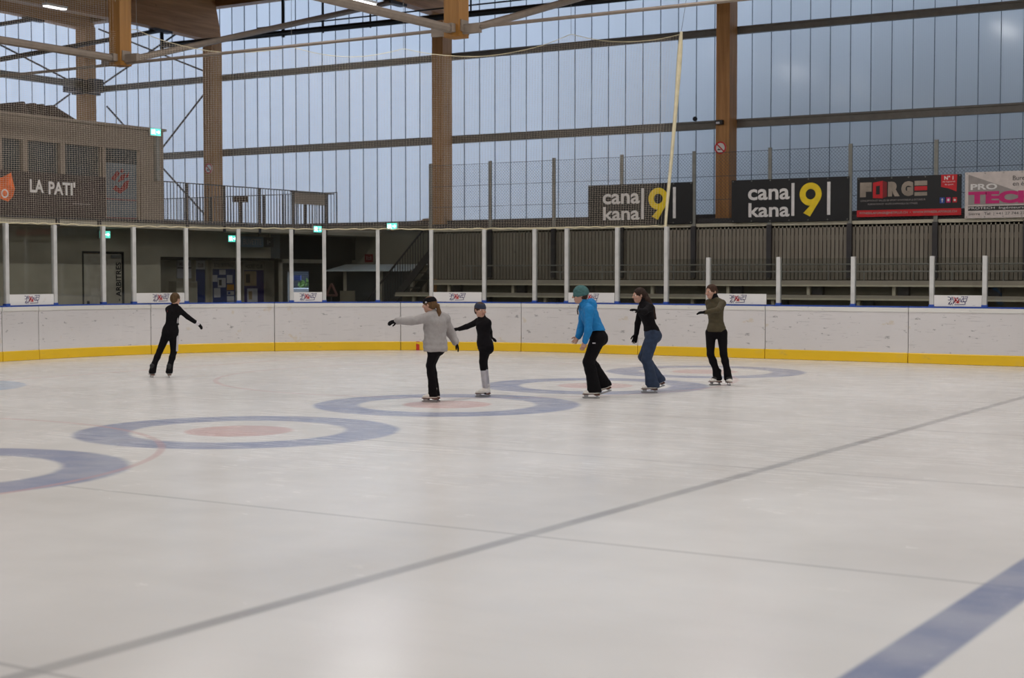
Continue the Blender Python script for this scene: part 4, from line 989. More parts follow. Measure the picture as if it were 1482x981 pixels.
# ================================================================== skaters
class Vox:
    """signed-distance volume: parts are blended smoothly into one continuous surface"""
    def __init__(s, lo, hi, h):
        s.lo = np.array(lo, np.float32); s.h = h; s.n = (np.ceil((np.array(hi) - s.lo) / h) + 1).astype(int)
        s.f = np.full(s.n, 0.15, np.float32)
    def _reg(s, lo, hi):
        a = np.clip(np.floor((np.array(lo) - s.lo) / s.h).astype(int), 0, s.n - 1); b = np.clip(np.ceil((np.array(hi) - s.lo) / s.h).astype(int) + 1, 1, s.n)
        sl = tuple(slice(int(i), int(j)) for i, j in zip(a, b))
        g = [(np.arange(a[k], b[k], dtype=np.float32) * s.h + s.lo[k]).reshape([-1 if i == k else 1 for i in range(3)]) for k in range(3)]
        return sl, g
    def _put(s, sl, d, k):
        f = s.f[sl]
        if k <= 0: s.f[sl] = np.minimum(f, d); return
        q = np.clip(0.5 + 0.5 * (f - d) / k, 0, 1); s.f[sl] = f + (d - f) * q - k * q * (1 - q)
    def cap(s, a, b, ra, rb=None, k=0.02):
        rb = ra if rb is None else rb; a = np.array(a, float); b = np.array(b, float); m = max(ra, rb) + k + 3 * s.h
        sl, g = s._reg(np.minimum(a, b) - m, np.maximum(a, b) + m); ba = b - a; L2 = max(1e-9, ba @ ba)
        p = [g[i] - a[i] for i in range(3)]
        t = np.clip((p[0] * ba[0] + p[1] * ba[1] + p[2] * ba[2]) / L2, 0, 1)
        d = np.sqrt(sum((p[i] - t * ba[i]) ** 2 for i in range(3))) - (ra + (rb - ra) * t)
        s._put(sl, d.astype(np.float32), k); return s
    def ecap(s, a, b, wa, wb, lat, k=0.03):
        """capsule of elliptic section: (half width, half depth) at either end, width along lat"""
        a = np.array(a, float); b = np.array(b, float); U = b - a; L = np.linalg.norm(U) + 1e-9; U /= L
        lt = np.array(lat, float); lt = lt - U * (lt @ U); lt /= np.linalg.norm(lt) + 1e-9; F = np.cross(U, lt)
        m = max(*wa, *wb) + k + 3 * s.h; sl, g = s._reg(np.minimum(a, b) - m, np.maximum(a, b) + m)
        p = [g[i] - a[i] for i in range(3)]
        e = p[0] * U[0] + p[1] * U[1] + p[2] * U[2]; t = np.clip(e / L, 0, 1); e = e - t * L
        x = (p[0] * lt[0] + p[1] * lt[1] + p[2] * lt[2]); y = (p[0] * F[0] + p[1] * F[1] + p[2] * F[2])
        w = wa[0] + (wb[0] - wa[0]) * t; dd = wa[1] + (wb[1] - wa[1]) * t; mn = np.minimum(w, dd)
        d = (np.sqrt((x / w) ** 2 + (y / dd) ** 2 + (e / mn) ** 2) - 1) * mn
        s._put(sl, d.astype(np.float32), k); return s
    def _elld(s, c, R, r, pad):
        c = np.array(c, float); m = max(r) + pad + 3 * s.h; sl, g = s._reg(c - m, c + m)
        q = [sum((g[i] - c[i]) * R[j][i] for i in range(3)) / r[j] for j in range(3)]
        return sl, ((np.sqrt(q[0] ** 2 + q[1] ** 2 + q[2] ** 2) - 1) * min(r)).astype(np.float32)
    def ell(s, c, R, r, k=0.01): sl, d = s._elld(c, R, r, k); s._put(sl, d, k); return s
    def cut(s, c, R, r): sl, d = s._elld(c, R, r, 0.01); s.f[sl] = np.maximum(s.f[sl], -d); return s
    def clip(s, p, n):
        n = np.array(n, float); n /= np.linalg.norm(n); sl, g = s._reg(s.lo, s.lo + s.h * s.n)
        d = sum((g[i] - p[i]) * n[i] for i in range(3)); s.f = np.maximum(s.f, d.astype(np.float32)); return s
    def wrinkle(s, amp, fr, seed=0):
        m = np.nonzero(np.abs(s.f) < 0.03); X = [m[i] * s.h + s.lo[i] for i in range(3)]; r = np.random.RandomState(seed); v = 0
        for q in range(5):
            d = r.normal(size=3); d[2] *= 1.6; d *= fr * (0.6 + 0.5 * q) / np.linalg.norm(d); v = v + np.sin(d[0] * X[0] + d[1] * X[1] + d[2] * X[2] + r.rand() * 6.3 + 1.2 * np.sin(fr * 0.3 * X[2] + q)) / (1 + 0.4 * q)
        s.f[m] += (amp * v / 2.5).astype(np.float32); return s
    def mesh(s, name, mat, parent):
        f = s.f; S = f < 0; n = s.n - 1
        cnt = np.zeros(n, np.int8)
        for i in (0, 1):
            for j in (0, 1):
                for k in (0, 1): cnt += S[i:n[0] + i, j:n[1] + j, k:n[2] + k]
        act = (cnt > 0) & (cnt < 8); I = np.nonzero(act); N = len(I[0])
        idx = np.full(n, -1, np.int32); idx[I] = np.arange(N)
        acc = np.zeros((N, 3)); c = np.zeros(N); ij = np.stack(I, 1)
        for ax in range(3):
            o = [a for a in range(3) if a != ax]
            for u in (0, 1):
                for v in (0, 1):
                    a = [0, 0, 0]; a[o[0]] = u; a[o[1]] = v; b = list(a); b[ax] = 1
                    fa = f[I[0] + a[0], I[1] + a[1], I[2] + a[2]]; fb = f[I[0] + b[0], I[1] + b[1], I[2] + b[2]]
                    m = (fa < 0) != (fb < 0); t = fa[m] / (fa[m] - fb[m]); P = np.zeros((m.sum(), 3)) + a; P[:, ax] = t; acc[m] += P; c[m] += 1
        V = (ij + acc / c[:, None]) * s.h + s.lo
        Q = []
        for ax in range(3):
            o1, o2 = (ax + 1) % 3, (ax + 2) % 3
            sa = [slice(None)] * 3; sb = [slice(None)] * 3; sa[ax] = slice(0, -1); sb[ax] = slice(1, None)
            A, B_ = S[tuple(sa)], S[tuple(sb)]; e = np.stack(np.nonzero(A != B_), 1)
            e = e[(e[:, o1] > 0) & (e[:, o2] > 0) & (e[:, o1] < n[o1]) & (e[:, o2] < n[o2])]
            if not len(e): continue
            d1 = np.zeros(3, int); d1[o1] = 1; d2 = np.zeros(3, int); d2[o2] = 1
            q = np.stack([idx[tuple((e - d1 - d2).T)], idx[tuple((e - d2).T)], idx[tuple(e.T)], idx[tuple((e - d1).T)]], 1)
            fl = ~A[tuple(e.T)]; q[fl] = q[fl][:, ::-1]; Q.append(q)
        Q = np.concatenate(Q); Q = Q[(Q >= 0).all(1)]
        V = V - np.array(ORIG[parent.name])
        me = bpy.data.meshes.new(name); me.vertices.add(N); me.vertices.foreach_set('co', V.astype(np.float32).ravel())
        me.loops.add(len(Q) * 4); me.loops.foreach_set('vertex_index', Q.astype(np.int32).ravel())
        me.polygons.add(len(Q)); me.polygons.foreach_set('loop_start', np.arange(0, len(Q) * 4, 4, dtype=np.int32)); me.polygons.foreach_set('use_smooth', np.ones(len(Q), bool))
        me.update(calc_edges=True); me.materials.append(mat)
        o = bpy.data.objects.new(name, me); C.objects.link(o); o.parent = parent; ORIG[o.name] = ORIG[parent.name]; return o

def unit(v): v = np.array(v, float); return v / (np.linalg.norm(v) + 1e-9)
Rn, An, Zn = np.array(RIGHT), np.array(AWAY), np.array([0, 0, 1.0])
def dirw(x, y, z=0): return unit(Rn * x + An * y + Zn * z)

SK = dict(skin=pm('skin', (0.50, 0.29, 0.21, 1), 0.6, 0, 0.05, 8), lips=pm('lips', (0.42, 0.17, 0.15, 1), 0.5), eye=pm('eye_white', (0.75, 0.74, 0.72, 1), 0.3), iris=pm('iris', (0.03, 0.022, 0.018, 1), 0.2),
          blk=pm('black_knit', lin(19, 17, 20), 0.9, 0, 0.2, 20, spec=0.15), leg=pm('black_leggings', lin(15, 13, 16), 0.85, 0, 0.2, 20, spec=0.15), grey=pm('grey_sweatshirt', lin(158, 154, 152), 0.9, 0, 0.06, 30),
          blue=pm('blue_fleece', lin(16, 118, 180), 0.85, 0, 0.1, 25), olive=pm('olive_knit', lin(70, 62, 42), 0.9, 0, 0.12, 25), denim=pm('blue_denim', lin(38, 52, 76), 0.9, 0, 0.25, 14),
          glove=pm('black_glove', lin(16, 15, 17), 0.9, spec=0.15), boot=pm('white_boot_leather', lin(226, 222, 214), 0.45, 0, 0.05, 8), sole=pm('brown_sole', lin(96, 60, 48), 0.5), sole_k=pm('black_cover', lin(26, 25, 27), 0.7),
          blade=pm('steel_blade', lin(170, 172, 176), 0.25, 0.8), sock=pm('pale_grey_legwarmer', lin(178, 176, 182), 0.9, 0, 0.1, 20), teal=pm('teal_knit', lin(64, 102, 102), 0.95, 0, 0.2, 40), navy=pm('navy_band', lin(44, 50, 68), 0.9),
          blond=pm('dark_blond_hair', (0.085, 0.050, 0.022, 1), 0.65, 0, 0.3, 40, (1, 1, 0.2), 0.2), brown=pm('brown_hair', (0.055, 0.027, 0.016, 1), 0.65, 0, 0.3, 40, (1, 1, 0.2), 0.2), dkb=pm('dark_brown_hair', (0.03, 0.016, 0.011, 1), 0.65, 0, 0.3, 40, (1, 1, 0.2), 0.2),
          lbr=pm('light_brown_hair', (0.12, 0.066, 0.03, 1), 0.65, 0, 0.3, 40, (1, 1, 0.2), 0.2), strip=pm('white_piping', lin(205, 200, 205), 0.7), redp=pm('red_logo', lin(170, 40, 40), 0.7))

PEOPLE = [
 dict(at=(-7.40, 6.16), S=.86, hs=.90, label='child in a black tracksuit seen from behind, right arm stretched out', torso=(.25, .97), face=(.55, .83), top='blk', legs='leg', hair='blond', style='short', cuff='strip', covers=True,
  j=dict(head=(0.268, 0.0, 1.372),neck=(0.249, 0.0, 1.27),chest=(0.227, 0.0, 1.164),waist=(0.197, 0.0, 0.918),pelvis=(0.171, 0.0, 0.793),shL=(0.143, 0.03, 1.187),shR=(0.327, -0.03, 1.19),elL=(0.128, 0.2, 1.01),wrL=(0.175, 0.38, 0.955),tipL=(0.19, 0.5, 0.918),elR=(0.472, 0.03, 1.057),wrR=(0.626, 0.1, 0.936),tipR=(0.72, 0.15, 0.841),hipL=(0.104, 0.0, 0.75),hipR=(0.227, 0.0, 0.741),knL=(-0.02, 0.03, 0.463),knR=(0.217, 0.05, 0.444),ftL=(-0.163, 0.0, 0),ftR=(0.14, 0.0, 0)),
  fd=((-.5, .87, 0), (-.35, .94, 0)), glove=(1, 1), hem=0.70, flare=.062),
 dict(at=(-0.41, 4.38), S=.88, hs=.96, label='skater in a loose grey sweatshirt and black headband with a ponytail, arms spread', torso=(-.45, .89), face=(-.93, .36), top='grey', legs='leg', hair='lbr', style='pony', band='blk', loose=.032,
  j=dict(head=(0.002, 0.0, 1.372),neck=(0.056, 0.0, 1.257),chest=(0.077, 0.0, 1.122),waist=(0.09, 0.0, 0.903),pelvis=(0.083, 0.0, 0.768),shL=(-0.025, -0.08, 1.186),shR=(0.205, 0.1, 1.176),elL=(-0.239, -0.2, 1.152),wrL=(-0.433, -0.3, 1.156),tipL=(-0.548, -0.34, 1.122),elR=(0.296, 0.2, 0.957),wrR=(0.363, 0.18, 0.832),tipR=(0.407, 0.15, 0.741),hipL=(0.07, -0.04, 0.734),hipR=(0.1, 0.07, 0.734),knL=(0.009, -0.06, 0.523),knR=(0.023, 0.08, 0.528),ftL=(0.002, 0.0, 0),ftR=(0.03, 0.13, 0.0)),
  fd=((-1, .12, 0), (-1, .12, 0)), glove=(1, 1), hem=0.715, flare=.055, fl0=.5),
 dict(at=(-0.28, 5.53), S=.82, hs=.95, label='child in a black one-piece and navy headband with pale legwarmers, looking back', torso=(-.75, -.66), face=(.5, -.86), top='blk', legs='leg', hair='brown', style='short', band='navy', socks=True,
  j=dict(head=(-0.025, 0.0, 1.277),neck=(-0.001, 0.0, 1.168),chest=(0.017, 0.0, 1.059),waist=(0.024, 0.0, 0.867),pelvis=(0.048, 0.0, 0.736),shL=(-0.065, 0.1, 1.099),shR=(0.08, -0.06, 1.088),elL=(-0.231, 0.22, 1.024),wrL=(-0.344, 0.28, 0.989),tipL=(-0.432, 0.32, 0.973),elR=(0.108, 0.08, 0.954),wrR=(0.123, 0.2, 0.872),tipR=(0.174, 0.25, 0.837),hipL=(0.034, -0.05, 0.701),hipR=(0.059, 0.07, 0.701),knL=(0.01, -0.04, 0.524),knR=(0.024, 0.07, 0.527),ftL=(-0.001, 0.0, 0),ftR=(0.02, 0.12, 0)),
  fd=((-1, -.08, 0), (-1, -.08, 0)), glove=(1, 1), hem=0.74, flare=0),
 dict(at=(1.20, 6.16), S=.98, hs=1.0, label='skater in a blue hoodie and teal knitted hat, bending forward', torso=(-.97, -.1), face=(-.99, -.12), top='blue', legs='leg', hair='brown', style='hat', loose=.022, hood=True,
  j=dict(head=(-0.169, 0.0, 1.495),neck=(-0.103, 0.0, 1.384),chest=(-0.034, 0.0, 1.213),waist=(0.064, 0.0, 1.009),pelvis=(0.09, 0.0, 0.902),shL=(-0.043, -0.16, 1.278),shR=(-0.108, 0.16, 1.288),elL=(-0.058, -0.24, 1.0),wrL=(-0.11, -0.22, 0.839),tipL=(-0.144, -0.2, 0.722),elR=(-0.136, 0.2, 1.019),wrR=(-0.188, 0.15, 0.889),tipR=(-0.251, 0.1, 0.802),hipL=(0.083, -0.09, 0.861),hipR=(0.097, 0.09, 0.861),knL=(-0.051, -0.08, 0.537),knR=(-0.025, 0.14, 0.546),ftL=(-0.006, 0.0, 0),ftR=(0.207, 0.42, 0.05)),
  fd=((-1, -.05, 0), (-.95, -.3, .3)), glove=(0, 0), hem=0.985, flare=.085),
 dict(at=(1.45, 7.51), S=.98, hs=.97, label='skater in blue jeans and a black turtleneck with long dark hair', torso=(-.97, -.2), face=(-.97, -.24), top='blk', legs='denim', hair='dkb', style='long',
  j=dict(head=(-0.155, 0.0, 1.481),neck=(-0.094, 0.0, 1.378),chest=(-0.056, 0.0, 1.229),waist=(0.013, 0.0, 0.999),pelvis=(0.044, 0.0, 0.894),shL=(-0.01, -0.15, 1.296),shR=(-0.108, 0.16, 1.282),elL=(-0.102, -0.34, 1.238),wrL=(-0.198, -0.44, 1.255),tipL=(-0.305, -0.5, 1.282),elR=(-0.152, 0.3, 1.056),wrR=(-0.171, 0.32, 0.884),tipR=(-0.19, 0.34, 0.804),hipL=(0.036, -0.09, 0.865),hipR=(0.059, 0.09, 0.865),knL=(-0.05, -0.08, 0.517),knR=(-0.079, 0.16, 0.54),ftL=(0.001, 0.0, 0),ftR=(0.174, 0.42, 0.04)),
  fd=((-1, -.1, 0), (-.9, -.35, .3)), glove=(1, 1), hem=0.935, flare=.09),
 dict(at=(1.71, 9.58), S=.95, hs=1.0, label='skater in an olive sweater and black leggings, arm reaching to the left', torso=(-.5, -.86), face=(-.75, -.66), top='olive', legs='leg', hair='brown', style='bun', covers=True,
  j=dict(head=(-0.173, 0.0, 1.52),neck=(-0.114, 0.0, 1.413),chest=(-0.106, 0.0, 1.262),waist=(-0.095, 0.0, 1.012),pelvis=(-0.089, 0.0, 0.886),shL=(-0.005, -0.08, 1.329),shR=(-0.204, 0.1, 1.333),elL=(-0.108, -0.3, 1.231),wrL=(-0.323, -0.38, 1.192),tipL=(-0.469, -0.42, 1.188),elR=(-0.153, 0.25, 1.149),wrR=(-0.098, 0.42, 1.091),tipR=(-0.079, 0.5, 1.032),hipL=(-0.001, -0.04, 0.847),hipR=(-0.173, 0.05, 0.847),knL=(0.019, -0.08, 0.515),knR=(-0.184, -0.02, 0.505),ftL=(0.112, -0.05, 0),ftR=(-0.104, 0.0, 0.0)),
  fd=((.1, -1, 0), (-.85, -.52, 0)), glove=(1, 1), hem=0.87, flare=.068),
]

def hand(v, wr, tip, hint, S, add, bend):
    d = unit(np.array(tip) - wr); n = np.array(hint) - d * (np.array(hint) @ d); n = unit(n); l = np.cross(n, d)
    v.ecap(wr - d * .01, wr + d * .078 * S, (.027 * S + add, .018 * S + add), (.037 * S + add, .014 * S + add), l, .012)
    for q, (off, ln) in enumerate(((-.028, .060), (-.0095, .072), (.0095, .068), (.027, .052))):
        b = wr + d * .080 * S + l * off * S
        e1 = unit(d + n * bend + l * off * 4); m = b + e1 * ln * .55 * S; e2 = unit(d + n * bend * 2.4 + l * off * 3)
        v.cap(b, m, .0088 * S + add, .0082 * S + add, .004).cap(m, m + e2 * ln * .5 * S, .0082 * S + add, .0068 * S + add, .002)
    b = wr + d * .028 * S - l * .026 * S; m = b + unit(d * .75 - l * .6 + n * .35) * .045 * S
    v.cap(b, m, .0125 * S + add, .0100 * S + add, .008).cap(m, m + unit(d * .95 - l * .25 + n * .35) * .034 * S, .0098 * S + add, .0080 * S + add, .002)

def person(sp, seed):
    S, hs = sp['S'], sp['hs']; base = np.array([sp['at'][0], sp['at'][1], 0.0])
    t = empty('person', tuple(base), sp['label'], 'person')
    J = {k: base + Rn * a + An * b + Zn * c for k, (a, b, c) in sp['j'].items()}
    tf = dirw(*sp['torso']); tl = np.cross(Zn, tf)              # torso front and its left
    ff = dirw(*sp['face'], -.08); fl = unit(np.cross(Zn, ff)); fu = np.cross(ff, fl)
    # feet
    F = {}
    for k, fd in zip('LR', sp['fd']):
        d = unit(Rn * fd[0] + An * fd[1]); p = fd[2]; dd = d * math.cos(p) - Zn * math.sin(p); uu = d * math.sin(p) + Zn * math.cos(p)
        O = J['ft' + k].copy(); O[2] = math.sin(p) * .135 * S + 0.001
        F[k] = (O, dd, uu, np.cross(uu, dd)); J['an' + k] = O - dd * .058 * S + uu * .185 * S
    allp = np.array(list(J.values())); lo = allp.min(0) - .17; hi = allp.max(0) + .17; lo[2] = -0.01
    hc = J['head']; R3 = [fl, ff, fu]; H = lambda x, y, z: hc + (fl * x + ff * y + fu * z) * hs
    # --- body, one continuous surface
    v = Vox(lo, hi, 0.0055)
    def torso(v, a):
        pv, ws, ch, nk = J['pelvis'], J['waist'], J['chest'], J['neck']
        v.ecap(pv - (ws - pv) * .15, pv, (.128 * S + a, .096 * S + a), (.142 * S + a, .100 * S + a), tl, .03)
        v.ecap(pv, ws, (.140 * S + a, .098 * S + a), (.112 * S + a, .080 * S + a), tl, .03)
        v.ecap(ws, ch, (.112 * S + a, .080 * S + a), (.138 * S + a, .098 * S + a), tl, .03)
        c2 = (J['shL'] + J['shR']) / 2; v.ecap(ch, c2 * .75 + ch * .25, (.138 * S + a, .098 * S + a), (.122 * S + a, .070 * S + a), unit(J['shR'] - J['shL']), .03)
        for k in 'LR': v.cap(J['sh' + k], nk - Zn * .02, .050 * S + a, .045 * S + a, .03)
    def arm(v, k, a, cut=1.0):
        sh, el, wr = J['sh' + k], J['el' + k], J['wr' + k]
        v.cap(sh, el, .047 * S + a, .037 * S + a * 1.1, .025).cap(el, el + (wr - el) * cut, .038 * S + a * 1.1, .026 * S + a, .015)
    def leg(v, k, a, an=None):
        hp, kn = J['hip' + k], J['kn' + k]; an = J['an' + k] if an is None else an
        v.cap(hp, kn, .082 * S + a, .052 * S + a, .03).cap(kn, kn + (an - kn) * .35, .050 * S + a, .053 * S + a, .02).cap(kn + (an - kn) * .35, an, .053 * S + a, .036 * S + a, .02)
    torso(v, 0)
    for k in 'LR':
        arm(v, k, 0); leg(v, k, 0); hint = unit(tf * .6 - Zn * .8) if abs(unit(J['tip' + k] - J['wr' + k])[2]) < .7 else unit(tl * (1 if k == 'R' else -1) + tf * .3)
        J['hint' + k] = hint; hand(v, J['wr' + k], J['tip' + k], hint, S, -0.0012 if sp['glove'][0] else 0.0004, .22)
        O, d, u, l = F[k]; v.cap(J['an' + k], O - d * .06 * S + u * .11 * S, .034 * S, .032 * S, .01).cap(O - d * .06 * S + u * .10 * S, O + d * .08 * S + u * .09 * S, .028 * S, .024 * S, .01)
    v.cap(J['neck'] - Zn * .03, H(0, -.02, -.06), .050 * hs, .048 * hs, .02)
    v.ell(H(0, -.008, .022), R3, (.074 * hs, .094 * hs, .092 * hs), .01).ell(H(0, .022, -.050), R3, (.056 * hs, .066 * hs, .066 * hs), .03).ell(H(0, .052, -.088), R3, (.028 * hs, .028 * hs, .022 * hs), .02)
    for s_ in (-1, 1):
        v.cut(H(.031 * s_, .098, .004), R3, (.017 * hs, .014 * hs, .010 * hs)); v.ell(H(.045 * s_, .062, -.028), R3, (.022 * hs, .02 * hs, .02 * hs), .02)
        v.ell(H(.074 * s_, -.006, -.004), R3, (.009 * hs, .018 * hs, .030 * hs), .006); v.cap(H(.012 * s_, .092, .020), H(.042 * s_, .082, .022), .006 * hs, .005 * hs, .008)
    v.cap(H(0, .090, .012), H(0, .110, -.026), .008 * hs, .012 * hs, .010)
    for s_ in (-1, 1): v.ell(H(.010 * s_, .099, -.028), R3, (.009 * hs, .010 * hs, .008 * hs), .004)
    body = v.mesh('body', SK['skin'], t)
    e = Vox(hc - .14, hc + .14, 0.0025)
    for s_ in (-1, 1): e.ell(H(.031 * s_, .0735, .004), R3, (.0125 * hs, .0125 * hs, .0110 * hs), 0)
    eo = e.mesh('eye', SK['eye'], t)
    e = Vox(hc - .14, hc + .14, 0.002)
    for s_ in (-1, 1): e.ell(H(.031 * s_, .083, .004), R3, (.0068 * hs, .0044 * hs, .0068 * hs), 0)
    e.mesh('iris', SK['iris'], eo)
    e = Vox(hc - .14, hc + .14, 0.0025); e.ecap(H(-.020, .080, -.058), H(.020, .080, -.058), (.006 * hs, .009 * hs), (.006 * hs, .009 * hs), fu, 0).ell(H(0, .085, -.059), R3, (.016 * hs, .010 * hs, .008 * hs), .006); e.mesh('lips', SK['lips'], t)
    # --- hair
    hv = Vox(hc - .50 * hs - .02, hc + .24, 0.0055); st = sp['style']
    hv.ell(H(0, -.012, .024), R3, (.082 * hs, .102 * hs, .099 * hs), .01)
    if st in ('short', 'hat'): hv.ell(H(0, -.055, -.025), R3, (.066 * hs, .05 * hs, .06 * hs), .03)
    else: hv.ell(H(0, -.05, -.01), R3, (.066 * hs, .052 * hs, .06 * hs), .03)
    hv.cut(H(0, .125, -.035), R3, (.085 * hs, .088 * hs, .108 * hs)); hv.cut(H(0, .050, -.088), R3, (.135 * hs, .080 * hs, .098 * hs))
    if st == 'pony':
        a = H(0, -.10, .005); pts = [a, a + Zn * -.03 - ff * .03, a - ff * .035 + Rn * .015 - Zn * .12, a - ff * .01 + Rn * .02 - An * .03 - Zn * .225]
        for (p, q), (ra, rb) in zip(zip(pts, pts[1:]), ((.022, .026), (.026, .030), (.030, .010))): hv.cap(p, q, ra, rb, .015)
    if st == 'long':
        a = H(0, -.085, -.01); pts = [a, J['neck'] + Rn * .055 + Zn * .03, J['neck'] + Rn * .13 - Zn * .10, J['neck'] + Rn * .185 - Zn * .25]
        for (p, q), (ra, rb) in zip(zip(pts, pts[1:]), ((.055, .052), (.052, .046), (.046, .016))): hv.cap(p, q, ra, rb, .025)
    if st == 'bun': hv.ell(H(0, -.115, .0), R3, (.032 * hs, .03 * hs, .032 * hs), .012); hv.cap(H(.02, -.10, -.03), H(.03, -.085, -.10), .016, .006, .01)
    hv.wrinkle(.0022, 130, seed); hv.mesh('hair', SK[sp['hair']], t)
    if sp.get('band'):
        b = Vox(hc - .2, hc + .2, 0.005); b.ell(H(0, -.010, .024), R3, (.0885 * hs, .110 * hs, .108 * hs), 0)
        ax = unit(fu + ff * .12); b.clip(H(0, 0, .104), ax); b.clip(H(0, 0, .030), -ax); b.mesh('headband', SK[sp['band']], t)
    if st == 'hat':
        b = Vox(hc - .2, hc + .24, 0.005); b.ell(H(0, -.018, .034), R3, (.093 * hs, .116 * hs, .112 * hs), 0); ax = unit(fu + ff * .15); b.clip(H(0, 0, -.012), -ax); b.wrinkle(.002, 150, seed)
        ho = b.mesh('knitted_hat', SK['teal'], t)
        b = Vox(hc - .2, hc + .24, 0.005); b.ell(H(0, -.014, .028), R3, (.097 * hs, .119 * hs, .118 * hs), 0); b.clip(H(0, 0, -.016), -ax); b.clip(H(0, 0, .032), ax); b.mesh('turn_up', SK['teal'], ho)
    # --- top
    a = sp.get('loose', .010); v = Vox(lo, hi, 0.007); torso(v, a); hz = sp['hem']
    pv, ws = J['pelvis'], J['waist']; ex = a + (.012 if not sp.get('loose') else .008)
    v.ecap(pv - (ws - pv) * .35, pv + (ws - pv) * .4, (.142 * S + ex, .102 * S + ex), (.134 * S + ex, .096 * S + ex), tl, .03)
    if sp.get('loose'): v.ecap(J['pelvis'] - Zn * .06, J['chest'], (.150 * S + a * .8, .105 * S + a * .8), (.14 * S + a, .095 * S + a), tl, .04)
    for k in 'LR': arm(v, k, a * .75 + .003, .99)
    v.cap(J['neck'] - Zn * .04, J['neck'] + (hc - J['neck']) * (.36 if sp['top'] != 'grey' else .12), .062 * hs, .058 * hs, .02)
    sl, g = v._reg(v.lo, v.lo + v.h * v.n)     # hem cut, only around the trunk (hanging sleeves stay whole)
    pz = np.broadcast_to(hz - g[2], v.f.shape); pc = J['pelvis']
    near = ((g[0] - pc[0]) ** 2 + (g[1] - pc[1]) ** 2) < (.24 * S) ** 2
    dk = np.full(v.f.shape, 9.0, np.float32)
    for k in 'LR':
        q0, q1 = J['el' + k], J['wr' + k]; ba = q1 - q0; p_ = [g[i] - q0[i] for i in range(3)]; tt = np.clip(sum(p_[i] * ba[i] for i in range(3)) / (ba @ ba), 0, 1)
        dk = np.minimum(dk, np.sqrt(sum((p_[i] - tt * ba[i]) ** 2 for i in range(3))) - .05 * S - a)
    v.f = np.where(near & (dk > 0), np.maximum(v.f, pz), v.f).astype(np.float32)
    if sp.get('hood'):
        c0 = J['neck'] - ff * .06 - Zn * .01
        v.ell(c0 - ff * .045 - Zn * .03, R3, (.105, .075, .095), .03)
        for s_ in (-1, 1): v.cap(c0 + fl * .075 * s_ + Zn * .015, J['neck'] + ff * .03 + fl * .055 * s_ - Zn * .05, .040, .026, .02)
    v.wrinkle(.0085 if sp.get('loose') else .0035, 42, seed); top = v.mesh({'grey': 'sweatshirt', 'blue': 'hoodie', 'olive': 'sweater'}.get(sp['top'], 'jacket'), SK[sp['top']], t)
    if sp['top'] == 'olive':
        cv = Vox(J['neck'] - .18, J['neck'] + .2, .006); cv.cap(J['neck'] - Zn * .02, J['neck'] + (hc - J['neck']) * .42, .069 * hs, .063 * hs, 0); cv.mesh('turtleneck', SK['blk'], t)
    # --- trousers
    v = Vox(lo, hi, 0.007); b = .008 if sp['legs'] == 'leg' else .014
    if sp.get('hood'): b = .020
    pv, ws = J['pelvis'], J['waist']
    v.ecap(pv - (ws - pv) * .2, pv, (.128 * S + b, .098 * S + b), (.144 * S + b, .102 * S + b), tl, .03).ecap(pv, ws, (.142 * S + b, .100 * S + b), (.112 * S + b, .082 * S + b), tl, .03)
    v.ell(pv - tf * .035 * S - Zn * .035 * S, [tl, tf, Zn], (.13 * S + b, .095 * S + b, .095 * S + b), .03)
    for k in 'LR':
        O, d, u, l = F[k]; an = J['an' + k] if not sp.get('socks') else J['kn' + k] + (J['an' + k] - J['kn' + k]) * .30
        if sp.get('socks'): v.cap(J['hip' + k], J['kn' + k], .082 * S + b, .054 * S + b, .03).cap(J['kn' + k], an, .052 * S + b, .054 * S + b, .02)
        else: leg(v, k, b + (.012 if sp['legs'] == 'denim' or sp.get('hood') else .002), an)
        if sp['flare']:
            mid = J['kn' + k] + (J['an' + k] - J['kn' + k]) * (sp.get('fl0', .3) if not sp.get('covers') else .72)
            hem = O - d * .052 * S + u * (.10 if not sp.get('covers') else .115) * S
            v.ecap(mid, hem, (.050 * S + b, .050 * S + b), (sp['flare'], sp['flare'] * 1.22), l, .015)
    lowz = min(F[k][0][2] for k in 'LR') + (.082 * S)
    if sp['flare']:
        for k in 'LR':
            O, d, u, l = F[k]; sl, g = v._reg(O - .25, O + .25); ds = sum((g[i] - (O + u * .088 * S)[i]) * -u[i] for i in range(3)); v.f[sl] = np.maximum(v.f[sl], ds.astype(np.float32))
    v.clip(np.array([0, 0, hz + .10]), Zn); v.wrinkle(.0035 if b > .01 else .0018, 46, seed + 3)
    tr = v.mesh('jeans' if sp['legs'] == 'denim' else 'trousers', SK[sp['legs']], t)
    # --- gloves, cuffs, legwarmers
    for k, s_ in zip('LR', (0, 1)):
        if sp['glove'][s_]:
            w_, tp = J['wr' + k], J['tip' + k]; gv = Vox(np.minimum(w_, tp) - .1, np.maximum(w_, tp) + .12, 0.004); hand(gv, w_, tp, J['hint' + k], S, .0022, .22)
            gv.cap(w_ - unit(J['wr' + k] - J['el' + k]) * .035, w_, .031 * S, .029 * S, .01); gv.mesh('glove', SK['glove'], t)
        if sp.get('cuff') and k == 'R':
            dd = unit(J['wr' + k] - J['el' + k]); cv = Vox(J['wr' + k] - .1, J['wr' + k] + .1, .005); cv.cap(J['wr' + k] - dd * .03, J['wr' + k] + dd * .008, .043 * S, .041 * S, 0); cv.mesh('cuff', SK[sp['cuff']], t)
        if sp['top'] == 'grey':
            dd = unit(J['wr' + k] - J['el' + k]); cv = Vox(J['wr' + k] - .12, J['wr' + k] + .1, .005); cv.cap(J['wr' + k] - dd * .055, J['wr' + k] - dd * .012, .046 * S, .042 * S, 0); cv.mesh('cuff', SK['grey'], top)
